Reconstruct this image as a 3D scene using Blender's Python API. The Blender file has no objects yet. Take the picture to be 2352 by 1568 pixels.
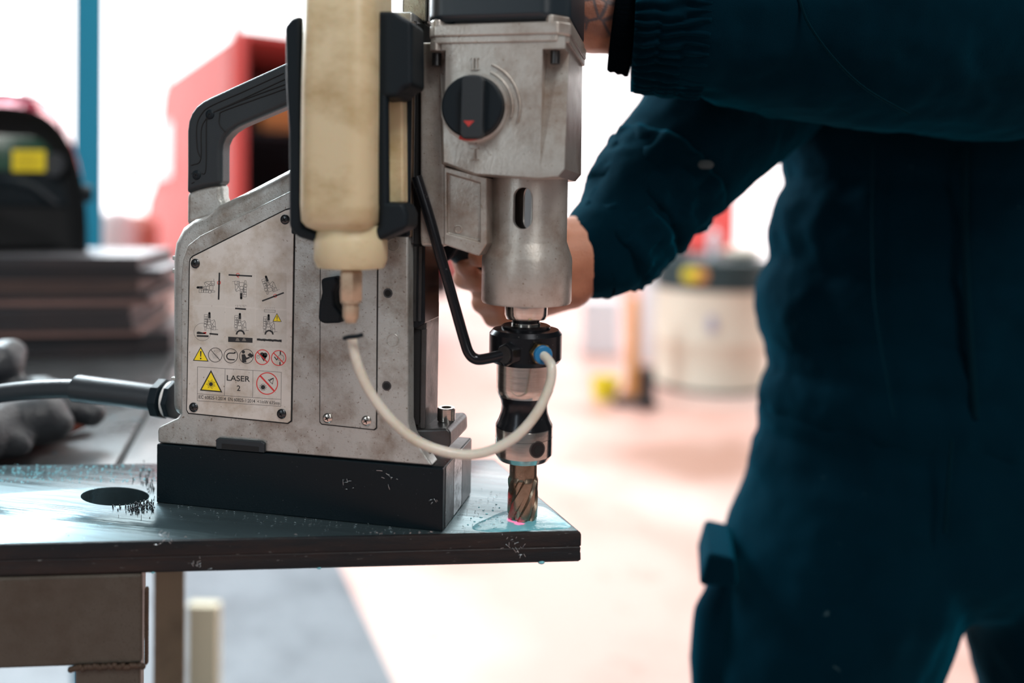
import bpy, bmesh, math, random
from mathutils import Vector, Matrix, noise
import numpy as np
random.seed(7)
scene = bpy.context.scene
COL = scene.collection
S = 0.001
PI = math.pi

# ------------------------------------------------------------------ camera
CF, CCY, CP, CR, CYAW = 1845.28568, 519.032, -.02621, -.01763, .20282
CAM = Vector((143.58, -492.38, 210.91))
RM = Matrix.Rotation(CYAW, 3, 'Z') @ Matrix.Rotation(CP, 3, 'X') @ Matrix.Rotation(CR, 3, 'Y')
cd = bpy.data.cameras.new('camera'); cam = bpy.data.objects.new('camera', cd); COL.objects.link(cam)
cd.sensor_width = 36; cd.lens = 36*CF/2352; cd.shift_y = (CCY-784)/2352
cd.clip_start = .02; cd.clip_end = 200
cam.matrix_world = Matrix.Translation(CAM*S) @ (RM @ Matrix.Rotation(PI/2, 3, 'X')).to_4x4()
cd.dof.use_dof = True; cd.dof.focus_distance = .545; cd.dof.aperture_fstop = 1.9
scene.camera = cam
scene.view_settings.view_transform = 'Standard'; scene.view_settings.look = 'None'
scene.view_settings.gamma = 1; scene.view_settings.use_curve_mapping = False
scene.view_settings.exposure = 0.35

# ------------------------------------------------------------------ world and lights
w = bpy.data.worlds.new('overcast sky'); scene.world = w; w.use_nodes = True
bg = w.node_tree.nodes['Background']; bg.inputs[0].default_value = (.86, .94, 1, 1); bg.inputs[1].default_value = 1.0

FZ = -930.0                                   # workshop floor, mm
CEIL = 6800.0

def area(name, loc, target, sx, sy, power, col):
    ld = bpy.data.lights.new(name, 'AREA'); ld.shape = 'RECTANGLE'; ld.size = sx; ld.size_y = sy
    ld.energy = power; ld.color = col
    o = bpy.data.objects.new(name, ld); COL.objects.link(o)
    o.location = loc
    d = Vector(target)-Vector(loc); o.rotation_euler = d.to_track_quat('-Z', 'Y').to_euler()
    return o
area('added_top_light', (-3.5, 8.0, 6.4), (-3.5, 7.5, 0), 8, 7, 560, (1, .98, .96))  # added panel under a closed ceiling, brightens the far floor and van
area('added_top_light', (3.0, 6.5, 6.4), (3.0, 6.0, 0), 7, 6, 390, (1, .97, .94))  # added, no roof opening here; lights the floor on the right
area('added_top_light', (-1.6, .9, 6.4), (-1.2, .6, 0), 2.4, 2.0, 110, (.86, .95, 1))  # added soft top light over the bench, nothing of it in view
area('added_top_light', (1.3, -1.7, 3.1), (0, 0, .15), .9, 1.2, 62, (1, .975, .95))  # added key light on the drill, hung well below the ceiling
area('added_side_light', (2.2, -3.2, 1.6), (0, 0, .15), .5, 2.2, 13, (1, .975, .95))  # added narrow strip for the drill's front; the front wall is closed
area('added_side_light', (-3.2, 2.4, 2.3), (.1, .2, .15), 1.3, 1.8, 240, (.78, .93, 1))  # added rim light from back left, standing free in the room
area('added_side_light', (-1.6, -3.2, 1.2), (0, 0, .1), .45, 2.4, 13, (.88, .96, 1))  # added tall strip, gives vertical streaks on turned steel; no window here

# ------------------------------------------------------------------ helpers
def ray(px, py): return RM @ Vector(((px-1176)/CF, 1, -(py-CCY)/CF))
def hy(px, py, y): d = ray(px, py); return CAM + d*((y-CAM.y)/d.y)      # point on a plane of constant Y
def hz(px, py, z): d = ray(px, py); return CAM + d*((z-CAM.z)/d.z)      # point on a level plane
def D(px, py, d): return CAM + ray(px, py)*d                            # point at a distance

class MB:
    def __init__(s): s.v = []; s.f = []; s.m = []; s.mi = 0
    def add(s, vs, fs):
        n = len(s.v); s.v += [Vector(v) for v in vs]
        for f in fs: s.f.append([n+i for i in f]); s.m.append(s.mi)
        return s
    def mat(s, i): s.mi = i; return s
    def loft(s, rings, cap=True, closed=True):
        n = len(rings[0]); vs = [v for r in rings for v in r]; fs = []
        for a in range(len(rings)-1):
            for i in range(n if closed else n-1):
                j = (i+1) % n; fs.append([a*n+i, a*n+j, (a+1)*n+j, (a+1)*n+i])
        if cap:
            fs.append(list(range(n))[::-1]); fs.append([(len(rings)-1)*n+i for i in range(n)])
        return s.add(vs, fs)
    def box(s, x0, x1, y0, y1, z0, z1):
        r = lambda z: [(x0, y0, z), (x1, y0, z), (x1, y1, z), (x0, y1, z)]
        return s.loft([r(z0), r(z1)])
    def obox(s, o, e1, e2, e3):
        o, e1, e2, e3 = map(Vector, (o, e1, e2, e3))
        r = lambda b: [b, b+e1, b+e1+e2, b+e2]
        return s.loft([r(o), r(o+e3)])
    def prism(s, pts, y0, y1):                  # pts: (x, z)
        return s.loft([[(x, y0, z) for x, z in pts], [(x, y1, z) for x, z in pts]])
    def px(s, pix, y0, y1, yp=None):            # outline read on the plane yp, real depth y0..y1
        pl = [hy(a, b, y0 if yp is None else yp) for a, b in pix]
        return s.prism([(p.x, p.z) for p in pl], y0, y1)
    def lathe(s, prof, c, n=48, axis='Z', cap=True):
        rings = []
        for r, h in prof:
            ring = []
            for i in range(n):
                a = 2*PI*i/n; p = (r*math.cos(a), r*math.sin(a), h)
                if axis == 'X': p = (p[2], p[0], p[1])
                if axis == 'Y': p = (p[0], p[2], p[1])
                ring.append((c[0]+p[0], c[1]+p[1], c[2]+p[2]))
            rings.append(ring)
        return s.loft(rings, cap)
    def cyl(s, a, b, r, r2=None, n=24):
        a, b = Vector(a), Vector(b); r2 = r if r2 is None else r2
        d = (b-a).normalized(); u = d.orthogonal().normalized(); v = d.cross(u)
        R = lambda c, q: [c+u*(q*math.cos(2*PI*i/n+.2))+v*(q*math.sin(2*PI*i/n+.2)) for i in range(n)]
        return s.loft([R(a, r), R(b, r2)])
    def tube(s, pts, rad, n=16, sub=6, close=True):
        P = [Vector(p) for p in pts]; R = rad if isinstance(rad, (list, tuple)) else [rad]*len(P)
        Q = []; RR = []
        for i in range(len(P)-1):
            p0 = P[max(i-1, 0)]; p1 = P[i]; p2 = P[i+1]; p3 = P[min(i+2, len(P)-1)]
            for k in range(sub):
                t = k/sub
                Q.append(.5*((2*p1)+(-p0+p2)*t+(2*p0-5*p1+4*p2-p3)*t*t+(-p0+3*p1-3*p2+p3)*t**3)); RR.append(R[i]*(1-t)+R[i+1]*t)
        Q.append(P[-1]); RR.append(R[-1])
        u = None; rings = []
        for i, q in enumerate(Q):
            d = (Q[min(i+1, len(Q)-1)]-Q[max(i-1, 0)]).normalized()
            u = d.orthogonal().normalized() if u is None else (u-d*u.dot(d)).normalized()
            v = d.cross(u)
            rings.append([q+u*(RR[i]*math.cos(2*PI*k/n))+v*(RR[i]*math.sin(2*PI*k/n)) for k in range(n)])
        return s.loft(rings, close)
    def ball(s, c, r, n=16, m=10):
        c = Vector(c); r = Vector((r, r, r)) if not hasattr(r, '__len__') else Vector(r)
        rings = []
        for i in range(1, m):
            t = PI*i/m
            rings.append([(c.x+r.x*math.sin(t)*math.cos(2*PI*k/n), c.y+r.y*math.sin(t)*math.sin(2*PI*k/n), c.z-r.z*math.cos(t)) for k in range(n)])
        return s.loft(rings)

ORG = {}
def link(name, me, parent=None, bevel=0, seg=2, smooth=True, angle=.6):
    o = bpy.data.objects.new(name, me); COL.objects.link(o)
    if parent: o.parent = parent
    if smooth:
        me.polygons.foreach_set('use_smooth', [True]*len(me.polygons))
    if bevel:
        b = o.modifiers.new('bevel', 'BEVEL'); b.width = bevel*S; b.segments = seg; b.limit_method = 'ANGLE'; b.angle_limit = .5
        b.harden_normals = True
    elif smooth:
        try: me.set_sharp_from_angle(angle=angle)
        except Exception: pass
    return o
def root_of(p):
    while p and p.parent: p = p.parent
    return p
def obj(name, mb, mats, parent=None, bevel=0, seg=2, smooth=True, angle=.6, cut=None):
    org = ORG.get(root_of(parent).name, Vector((0, 0, 0))) if parent else Vector((0, 0, 0))
    if not isinstance(mats, (list, tuple)): mats = [mats]
    me = bpy.data.meshes.new(name)
    if parent is None:
        xs = [v for v in mb.v]; lo = Vector((min(v.x for v in xs), min(v.y for v in xs), min(v.z for v in xs)))
        hi = Vector((max(v.x for v in xs), max(v.y for v in xs), max(v.z for v in xs)))
        org = Vector(((lo.x+hi.x)/2, (lo.y+hi.y)/2, lo.z))
    me.from_pydata([tuple((v-org)*S) for v in mb.v], [], mb.f)
    for i, m in enumerate(mb.m): me.polygons[i].material_index = m
    bm = bmesh.new(); bm.from_mesh(me); bmesh.ops.recalc_face_normals(bm, faces=bm.faces[:]); bm.to_mesh(me); bm.free()
    for m in mats: me.materials.append(m)
    if cut:
        for c in cut:
            cm = bpy.data.meshes.new('c'); cm.from_pydata([tuple((v-org)*S) for v in c.v], [], c.f)
            b2 = bmesh.new(); b2.from_mesh(cm); bmesh.ops.recalc_face_normals(b2, faces=b2.faces[:]); b2.to_mesh(cm); b2.free()
            co = bpy.data.objects.new('c', cm); COL.objects.link(co)
            to = bpy.data.objects.new('t', me); COL.objects.link(to)
            md = to.modifiers.new('b', 'BOOLEAN'); md.operation = 'DIFFERENCE'; md.object = co; md.solver = 'EXACT'
            dg = bpy.context.evaluated_depsgraph_get()
            nm = bpy.data.meshes.new_from_object(to.evaluated_get(dg))
            bpy.data.objects.remove(to); bpy.data.objects.remove(co); bpy.data.meshes.remove(cm)
            old = me; me = nm; bpy.data.meshes.remove(old)
        me.name = name
    o = link(name, me, parent, bevel, seg, smooth, angle)
    if parent is None: o.location = org*S; ORG[o.name] = org
    return o
def thing(name, label, cat, loc, group=None):
    o = bpy.data.objects.new(name, None); COL.objects.link(o); o.location = Vector(loc)*S
    o.empty_display_size = .05
    o['label'] = label; o['category'] = cat; o['kind'] = 'thing'
    if group: o['group'] = group
    ORG[o.name] = Vector(loc); return o
def tag(o, label, cat, group=None, kind='thing'):
    o['label'] = label; o['category'] = cat; o['kind'] = kind
    if group: o['group'] = group
    return o
def struct(o, label=None):
    o['kind'] = 'structure'
    if label: o['label'] = label
    return o

# ------------------------------------------------------------------ materials
def pbr(name, col, rough=.5, metal=0., grime=None, gscale=30, gamt=.5, speck=None, sscale=350, bump=0., bscale=400,
        stretch=(1, 1, 1), rot=0., sheen=None, coat=0., emit=None, sub=0., rvar=.0, spec=.5, trans=0., sthr=.6):
    m = bpy.data.materials.new(name); m.use_nodes = True; nt = m.node_tree; N = nt.nodes; L = nt.links
    b = N['Principled BSDF']; b.inputs['Base Color'].default_value = (*col, 1); b.inputs['Roughness'].default_value = rough
    b.inputs['Metallic'].default_value = metal; b.inputs['Coat Weight'].default_value = coat
    b.inputs['Specular IOR Level'].default_value = spec; b.inputs['Transmission Weight'].default_value = trans
    if sub: b.inputs['Subsurface Weight'].default_value = sub; b.inputs['Subsurface Scale'].default_value = .01
    if sheen: b.inputs['Sheen Weight'].default_value = sheen[3]; b.inputs['Sheen Tint'].default_value = (*sheen[:3], 1); b.inputs['Sheen Roughness'].default_value = .45
    if emit: b.inputs['Emission Color'].default_value = (*emit[:3], 1); b.inputs['Emission Strength'].default_value = emit[3]
    if grime or speck or bump or rvar:
        tc = N.new('ShaderNodeTexCoord'); mp = N.new('ShaderNodeMapping'); mp.inputs['Scale'].default_value = stretch; mp.inputs['Rotation'].default_value = (0, 0, rot)
        L.new(tc.outputs['Object'], mp.inputs['Vector'])
        def nz(scale, det, rg=.6):
            n = N.new('ShaderNodeTexNoise'); n.inputs['Scale'].default_value = scale; n.inputs['Detail'].default_value = det
            n.inputs['Roughness'].default_value = rg; L.new(mp.outputs['Vector'], n.inputs['Vector']); return n.outputs['Fac']
        def ramp(src, a, c):
            r = N.new('ShaderNodeMapRange'); r.inputs['From Min'].default_value = a; r.inputs['From Max'].default_value = c
            L.new(src, r.inputs['Value']); return r.outputs['Result']
        cur = None
        if grime:
            mx = N.new('ShaderNodeMix'); mx.data_type = 'RGBA'; mx.inputs[6].default_value = (*col, 1); mx.inputs[7].default_value = (*grime, 1)
            r = ramp(nz(gscale, 8, .68), .45, .45+.26/max(gamt, .05)); L.new(r, mx.inputs[0]); cur = mx.outputs[2]
        if speck:
            mx = N.new('ShaderNodeMix'); mx.data_type = 'RGBA'; mx.inputs[6].default_value = (*col, 1); mx.inputs[7].default_value = (*speck, 1)
            if cur: L.new(cur, mx.inputs[6])
            L.new(ramp(nz(sscale, 2), sthr, sthr+.07), mx.inputs[0]); cur = mx.outputs[2]
        if cur: L.new(cur, b.inputs['Base Color'])
        if rvar:
            r = N.new('ShaderNodeMapRange'); L.new(nz(gscale*.7, 6), r.inputs['Value']); r.inputs['From Min'].default_value = .3; r.inputs['From Max'].default_value = .7
            r.inputs['To Min'].default_value = max(0.02, rough-rvar); r.inputs['To Max'].default_value = min(1, rough+rvar); L.new(r.outputs['Result'], b.inputs['Roughness'])
        if bump:
            bp = N.new('ShaderNodeBump'); bp.inputs['Strength'].default_value = bump; bp.inputs['Distance'].default_value = .001
            L.new(nz(bscale, 4), bp.inputs['Height']); L.new(bp.outputs['Normal'], b.inputs['Normal'])
    return m
M = {}
M['alu'] = pbr('cast aluminium', (.45, .468, .452), .38, .55, grime=(.17, .125, .085), gscale=30, gamt=.9, speck=(.2, .17, .14), sscale=620, bump=.25, bscale=700, rvar=.1, sthr=.64)
M['alu2'] = pbr('warm cast aluminium', (.48, .465, .43), .34, .55, grime=(.19, .11, .065), gscale=20, gamt=.85, speck=(.25, .19, .14), sscale=520, bump=.15, bscale=600, rvar=.1, sthr=.66)
M['plate'] = pbr('printed steel plate', (.64, .62, .58), .38, .2, grime=(.34, .26, .17), gscale=34, gamt=.8, speck=(.2, .15, .1), sscale=420, rvar=.1, sthr=.68)
M['black'] = pbr('black paint', (.0008, .006, .0095), .42, .0, speck=(.12, .14, .15), sscale=620, bump=.15, bscale=900, sthr=.73, spec=.22)
M['plastic'] = pbr('black plastic', (.0035, .009, .0135), .45, 0, spec=.22, bump=.3, bscale=1500, rvar=.06)
M['grip'] = pbr('dark blue grey plastic', (.011, .018, .023), .45, 0, bump=.3, bscale=1500)
M['cover'] = pbr('smooth charcoal plastic', (.012, .022, .03), .34, 0, bump=.1, bscale=1500)
M['gap'] = pbr('recess and shade black', (.004, .005, .006), .8)  # near black for grooves and holes, and painted shade round plate and cover
M['steel'] = pbr('turned steel', (.62, .59, .55), .2, 1, grime=(.3, .27, .24), gscale=60, gamt=.4, stretch=(1, 1, 12), rvar=.08)
M['dsteel'] = pbr('oiled dark steel', (.075, .077, .08), .35, .8, grime=(.04, .035, .03), gscale=50, gamt=.6, bump=.2, bscale=300, rvar=.12)
M['oxide'] = pbr('black oxide steel', (.018, .02, .024), .22, .6, speck=(.1, .1, .1), sscale=400, rvar=.06, sthr=.7)
M['screw'] = pbr('blackened screw', (.06, .065, .07), .25, .9)
M['chrome'] = pbr('polished steel', (.75, .74, .74), .12, 1)
M['tool'] = pbr('bronze tinted tool steel', (.30, .24, .18), .28, .9, grime=(.12, .08, .05), gscale=90, gamt=.6, rvar=.08)
M['brass'] = pbr('brass', (.62, .42, .16), .3, 1, grime=(.25, .14, .05), gscale=120, gamt=.5)
M['fitting'] = pbr('tarnished fitting', (.56, .43, .31), .42, .6, grime=(.25, .17, .1), gscale=90, gamt=.6)
M['blue'] = pbr('blue plastic ring', (.01, .16, .36), .35)
M['bottle'] = pbr('yellowed translucent plastic', (.62, .53, .34), .42, 0, grime=(.36, .25, .10), gscale=26, gamt=.7, stretch=(1, 1, 1.6), sub=.25, rvar=.08)
M['hose'] = pbr('milky hose', (.66, .64, .56), .3, 0, grime=(.45, .38, .25), gscale=40, gamt=.5, sub=.3)
M['white'] = pbr('white print', (.7, .7, .68), .5)
M['yellow'] = pbr('yellow print', (.92, .72, .01), .5)
M['ink'] = pbr('black print', (.012, .014, .016), .5)
M['redink'] = pbr('red print', (.65, .03, .03), .5)
M['redpl'] = pbr('red plastic', (.45, .03, .025), .45)
M['line'] = pbr('grey print', (.12, .12, .12), .6)
M['worn'] = pbr('worn label film', (.58, .565, .525), .45, 0, grime=(.34, .27, .18), gscale=34, gamt=.8)
M['rubber'] = pbr('rubber cable', (.02, .025, .03), .45, 0, bump=.2, bscale=500, rvar=.08)
M['bar'] = pbr('hot rolled steel flat', (.15, .225, .25), .24, .8, grime=(.05, .065, .075), gscale=16, gamt=.75, stretch=(.16, 2.4, 1), rot=-.3, bump=.35, bscale=60, rvar=.16)  # pale streaks along the bar: rolled grain with window reflections coloured in
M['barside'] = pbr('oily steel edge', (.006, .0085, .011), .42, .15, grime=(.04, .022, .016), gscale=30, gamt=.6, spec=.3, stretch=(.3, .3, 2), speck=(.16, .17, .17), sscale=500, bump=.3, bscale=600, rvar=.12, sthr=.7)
M['bench'] = pbr('oily bench top', (.14, .15, .155), .32, .55, grime=(.04, .04, .045), gscale=12, gamt=.7, bump=.3, bscale=90, rvar=.14, speck=(.03, .25, .33), sscale=45, sthr=.67, coat=.3)
M['frame'] = pbr('rusted frame steel', (.072, .063, .050), .55, .2, grime=(.035, .022, .012), gscale=22, gamt=.7, speck=(.05, .04, .03), sscale=900, bump=.3, bscale=500, sthr=.6)
M['rust'] = pbr('weld bead', (.06, .036, .022), .6, .3, grime=(.03, .02, .015), gscale=80, gamt=.7, bump=.8, bscale=500)
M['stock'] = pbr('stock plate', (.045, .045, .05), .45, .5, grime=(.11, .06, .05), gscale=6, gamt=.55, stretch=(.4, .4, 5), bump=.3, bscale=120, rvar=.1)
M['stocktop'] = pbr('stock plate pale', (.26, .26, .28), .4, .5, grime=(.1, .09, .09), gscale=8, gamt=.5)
M['coolant'] = pbr('milky cutting fluid', (.17, .50, .58), .07, 0, bump=.5, bscale=160, spec=.5)
M['chip'] = pbr('metal chips', (.55, .6, .62), .3, .9)
M['dchip'] = pbr('dark metal chips', (.02, .025, .03), .5, .5)
M['cloth'] = pbr('dark teal cotton', (.0001, .0090, .0165), .85, 0, sheen=(.0, .5, .8, .17), grime=(.0001, .0036, .0070), gscale=9, gamt=.5, speck=(.05, .09, .1), sscale=46, bump=.35, bscale=1100, sthr=.745, spec=.02)
M['cloth2'] = pbr('teal cotton folds', (.0006, .008, .013), .85, 0, sheen=(.0, .55, .8, .1), bump=.5, bscale=900, spec=.02)
M['rib'] = pbr('black rib knit', (.0015, .003, .0045), .95, 0, bump=1, bscale=900, spec=.0)
M['skin'] = pbr('skin', (.42, .17, .095), .45, 0, grime=(.22, .07, .04), gscale=24, gamt=.6, bump=.5, bscale=700, sub=.12)
M['hair'] = pbr('dark hair', (.02, .015, .012), .7, 0, bump=1, bscale=400)
M['boot'] = pbr('black leather', (.015, .013, .012), .5, 0, bump=.5, bscale=150)
M['lens'] = pbr('green filter glass', (.005, .06, .03), .12, coat=1)
M['helm'] = pbr('glossy red grey shell', (.42, .05, .09), .12, .3, coat=1, grime=(.2, .28, .3), gscale=7, gamt=.8)
M['glove'] = pbr('grey coated glove', (.02, .023, .028), .42, 0, grime=(.008, .01, .012), gscale=18, gamt=.7, bump=.7, bscale=260, rvar=.1)
M['glover'] = pbr('rust red leather', (.2, .035, .012), .8, 0, grime=(.03, .01, .008), gscale=20, gamt=.6)
M['bluepaint'] = pbr('blue enamel', (.0, .30, .48), .4, 0, bump=.1, bscale=60)
M['van'] = pbr('red paint', (.64, .10, .095), .55, 0, spec=.3)
M['vanin'] = pbr('dark van interior', (.02, .022, .03), .8)
M['glass'] = pbr('tinted glass', (.25, .36, .42), .1, coat=.5)
M['tyre'] = pbr('tyre rubber', (.02, .02, .022), .8)
M['card'] = pbr('cardboard', (.75, .36, .13), .8)
M['ceil'] = pbr('dark roof lining', (.07, .08, .085), .8)
M['wall'] = pbr('white wall paint', (.8, .8, .79), .7)
M['drum'] = pbr('cream drum', (.70, .63, .52), .5, grime=(.6, .52, .42), gscale=4, gamt=.5)
M['lid'] = pbr('dark teal band', (.012, .035, .04), .5)
M['orange'] = pbr('orange plastic', (.7, .32, .1), .5)
M['yel'] = pbr('yellow plastic', (.8, .65, .02), .5)
M['wht'] = pbr('white plastic', (.75, .76, .8), .4)
M['daylight'] = pbr('daylit glazing', (.8, .8, .8), .5, emit=(.97, .985, 1, 1.5))
M['cream'] = pbr('cream board', (.62, .55, .4), .6)

# floor: worn red paint, a grey lane beside the bench
_s = hz(1610, 1050, FZ)
STAIN = ((_s.x+1000)*S, (_s.y-5650)*S, .12)
def floor_mat():
    m = bpy.data.materials.new('painted concrete'); m.use_nodes = True; nt = m.node_tree; N = nt.nodes; L = nt.links
    b = N['Principled BSDF']; b.inputs['Roughness'].default_value = .42
    tc = N.new('ShaderNodeTexCoord')
    def nz(sc, det, st=(1, 1, 1)):
        mp = N.new('ShaderNodeMapping'); mp.inputs['Scale'].default_value = st; L.new(tc.outputs['Object'], mp.inputs[0])
        n = N.new('ShaderNodeTexNoise'); n.inputs['Scale'].default_value = sc; n.inputs['Detail'].default_value = det; L.new(mp.outputs[0], n.inputs['Vector']); return n.outputs['Fac']
    def mix(a, c, fac, lo, hi):
        r = N.new('ShaderNodeMapRange'); r.inputs['From Min'].default_value = lo; r.inputs['From Max'].default_value = hi; L.new(fac, r.inputs['Value'])
        mx = N.new('ShaderNodeMix'); mx.data_type = 'RGBA'
        if isinstance(a, tuple): mx.inputs[6].default_value = (*a, 1)
        else: L.new(a, mx.inputs[6])
        if isinstance(c, tuple): mx.inputs[7].default_value = (*c, 1)
        else: L.new(c, mx.inputs[7])
        L.new(r.outputs[0], mx.inputs[0]); return mx.outputs[2]
    c = mix((.60, .36, .31), (.42, .21, .16), nz(1.6, 5), .5, .75)
    c = mix(c, (.62, .46, .41), nz(.9, 3), .52, .68)
    c = mix(c, (.34, .17, .12), nz(5, 5), .62, .8)
    dn = N.new('ShaderNodeVectorMath'); dn.operation = 'DISTANCE'; dn.inputs[1].default_value = STAIN; L.new(tc.outputs['Object'], dn.inputs[0])
    nn = nz(3, 4); ad = N.new('ShaderNodeMath'); ad.operation = 'ADD'; L.new(dn.outputs['Value'], ad.inputs[0]); L.new(nn, ad.inputs[1])
    c = mix(c, (.36, .19, .14), ad.outputs[0], 1.15, .6)
    L.new(c, b.inputs['Base Color']); return m
M['floor'] = floor_mat()
M['lane'] = pbr('grey floor paint', (.155, .175, .195), .5, 0, grime=(.075, .09, .105), gscale=5, gamt=1.)

# ------------------------------------------------------------------ setting
f = MB().box(-9500, 7500, -4200, 15500, FZ-120, FZ); struct(obj('floor', f, M['floor'], smooth=False))
# grey lane painted beside the bench, its edge running away to the back
a, c = hz(905, 1568, FZ), hz(782, 1300, FZ); dl = (c-a).normalized()
p0 = a-dl*2600; p1 = a+dl*900
lane = MB().add([(p0.x-1500, p0.y, FZ+1.5), (p0.x, p0.y, FZ+1.5), (p1.x, p1.y, FZ+1.5), (p1.x-3400, p1.y, FZ+1.5)], [[0, 1, 2, 3]])
struct(obj('floor_lane', lane, M['lane'], smooth=False))
struct(obj('ceiling', MB().box(-9500, 7500, -4200, 15500, CEIL, CEIL+100), M['ceil'], smooth=False))
# walls: low masonry, posts and a high daylit glazing band made of panes
def glazed_wall(name, wname, o, e, L_, n, sill, head, nrm, thick=120):
    o = Vector(o); e = Vector(e).normalized(); nr = Vector(nrm)*thick
    wb = MB()
    wb.obox(o, e*L_, nr, (0, 0, sill))
    wb.obox(o+Vector((0, 0, head)), e*L_, nr, (0, 0, CEIL-FZ-head))
    wl = struct(obj(name, wb, M['wall'], smooth=False))
    fr = MB(); pane = []
    step = L_/n
    for i in range(n+1): fr.obox(o+e*(i*step-30)+Vector((0, 0, sill)), e*60, nr, (0, 0, head-sill))
    wf = struct(obj(wname, fr, M['wall'], smooth=False))
    og = ORG[wf.name]
    for i in range(n):
        pb = MB().obox(o+e*(i*step+30)+nr*.4+Vector((0, 0, sill)), e*(step-60), nr*.1, (0, 0, head-sill))
        obj('pane', pb, M['daylight'], wf, smooth=False)
glazed_wall('wall_back', 'window_1', (-9500, 15300, FZ), (1, 0, 0), 17000, 8, 150, 7500, (0, 1, 0))
glazed_wall('wall_left', 'window_2', (-9300, 1500, FZ), (0, 1, 0), 13800, 6, 150, 7500, (-1, 0, 0))
glazed_wall('wall_right', 'window_3', (7300, 5500, FZ), (0, 1, 0), 9800, 4, 1600, 7500, (1, 0, 0))
struct(obj('wall_front', MB().box(-9500, 7500, -4200, -4050, FZ, CEIL), M['ceil'], smooth=False))
struct(obj('trim_1', MB().box(-9400, -9250, -4050, 1500, FZ, CEIL), M['ceil'], smooth=False))
struct(obj('trim_2', MB().box(7250, 7400, -4050, 5500, FZ, CEIL), M['ceil'], smooth=False))

# ------------------------------------------------------------------ steel flat bar with the drilled hole
FL = hz(0, 1250, 0); FR = hz(1335, 1220, 0)
e1 = (FR-FL).normalized(); nb = Vector((-e1.y, e1.x, 0))
R1 = hz(1237, 1137.5, 0); er = (R1-FR).normalized()
W_BAR = 152.0
BRc = FR+er*(W_BAR/er.dot(nb))
LFr = FR-e1*900; LBk = LFr+nb*W_BAR
def rect_out(ins, z): return [(LFr+nb*ins).xy.to_3d()+Vector((0, 0, z)), (FR-e1*ins*1.4+nb*ins).xy.to_3d()+Vector((0, 0, z)), (BRc-e1*ins*1.0-nb*ins).xy.to_3d()+Vector((0, 0, z)), (LBk-nb*ins).xy.to_3d()+Vector((0, 0, z))]
hc = hz(264, 1139, 0)
bar = MB(); T = 20.0
prof = [(1.6, 0), (.5, -.6), (0, -2), (0, -9.2), (.4, -9.7), (.4, -10.2), (.1, -10.7), (.3, -13.6), (.1, -14.1), (0, -18.5), (1, -T)]
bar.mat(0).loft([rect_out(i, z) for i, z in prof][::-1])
for k in range(len(bar.m)): pass
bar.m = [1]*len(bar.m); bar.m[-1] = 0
hpts = [hz(264+79*math.cos(2*PI*i/48), 1139.5+21.5*math.sin(2*PI*i/48), 0) for i in range(48)]
hole = MB().loft([[(p.x, p.y, zz) for p in hpts] for zz in (-60, 60)])
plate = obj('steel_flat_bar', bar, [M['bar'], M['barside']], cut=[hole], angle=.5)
tag(plate, 'thick oily steel flat bar with a round drilled hole, overhanging the bench end', 'steel bar')

# ------------------------------------------------------------------ workbench
BZ = -T
bench = thing('workbench', 'rusty brown steel workbench with an oily top under the flat bar', 'workbench', (-700, 300, FZ))
fr0 = hz(345, 1320, BZ-8)
rx = FR-e1*(FR-hz(347, 1320, BZ-8)).dot(e1)
dB = Vector((-.483, .875, 0))
top_r = rx+nb*48-e1*6
def quad(o, a, b, z0, z1): return [[(o+q).xy.to_3d()+Vector((0, 0, z)) for q in (Vector((0, 0, 0)), a, a+b, b)] for z in (z0, z1)]
joint = hz(275, 1060, BZ); 
tj = (joint-top_r); 
# two top sheets with a joint between them
e_r = e1
along = tj - dB*(tj.dot(nb)/dB.dot(nb)); jx = -along.dot(e1)
mb = MB().loft(quad(top_r-e_r*(jx-3), e_r*(jx-3), dB*960, BZ-8, BZ-.2)); obj('top_sheet', mb, M['bench'], bench, bevel=1)
mb = MB().loft(quad(top_r-e_r*1300, e_r*(1300-jx-3), dB*960, BZ-8, BZ-.2)); obj('top_sheet', mb, M['bench'], bench, bevel=1)
obj('joint_filler', MB().loft(quad(top_r-e_r*(jx+4), e_r*8, dB*958, BZ-8, BZ-3)), M['gap'], bench)
rz0 = hy(200, 1507, rx.y).z
o = rx.xy.to_3d()
ed = Vector((-.553, .833, 0))
mb = MB().obox((o.x, o.y, rz0), -e1*1290, ed*44, (0, 0, BZ-.2-rz0)); obj('front_rail', mb, M['frame'], bench, bevel=2.5)
mb = MB().obox(Vector((o.x, o.y, rz0))-e1*60+ed*45, -e1*40, dB*840, (0, 0, BZ-8-rz0)); obj('side_rail', mb, M['frame'], bench, bevel=2.5)
lw = 39
def leg(q, wdt=lw):
    return obj('leg', MB().obox((q.x, q.y, FZ), -e1*wdt, ed*wdt, (0, 0, rz0-FZ-.3)), M['frame'], bench, bevel=3)
leg(o-e1*.6); leg(o-e1*1240); 
q2 = D(424, 1400, 800); l2 = leg(Vector((q2.x, q2.y, 0)), 30); l2.data.materials.clear(); l2.data.materials.append(pbr('tan painted leg', (.20, .16, .105), .6, 0, grime=(.10, .08, .05), gscale=14, gamt=.8)); l2['label'] = 'tan steel leg'
q3 = o+dB*900; leg(q3-e1*150); leg(q3-e1*1200)
wm = MB()
pw = Vector((o.x, o.y, rz0))
random.seed(3)
for k in range(26):
    t = k/25; wm.ball(pw-e1*(t*42-1)+Vector((0, -1.0, 0))-nb*.2+Vector((0, 0, random.uniform(-.8, .8))), (2.2, 1.7, 1.9), 8, 6)
for k in range(24):
    t = k/23; wm.ball(pw+e1*1.2+nb*4+Vector((0, 0, t*(BZ-10-rz0)*.95)), (1.3, 1.5, 2.4), 8, 6)
obj('weld_bead', wm, M['rust'], bench)
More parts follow.
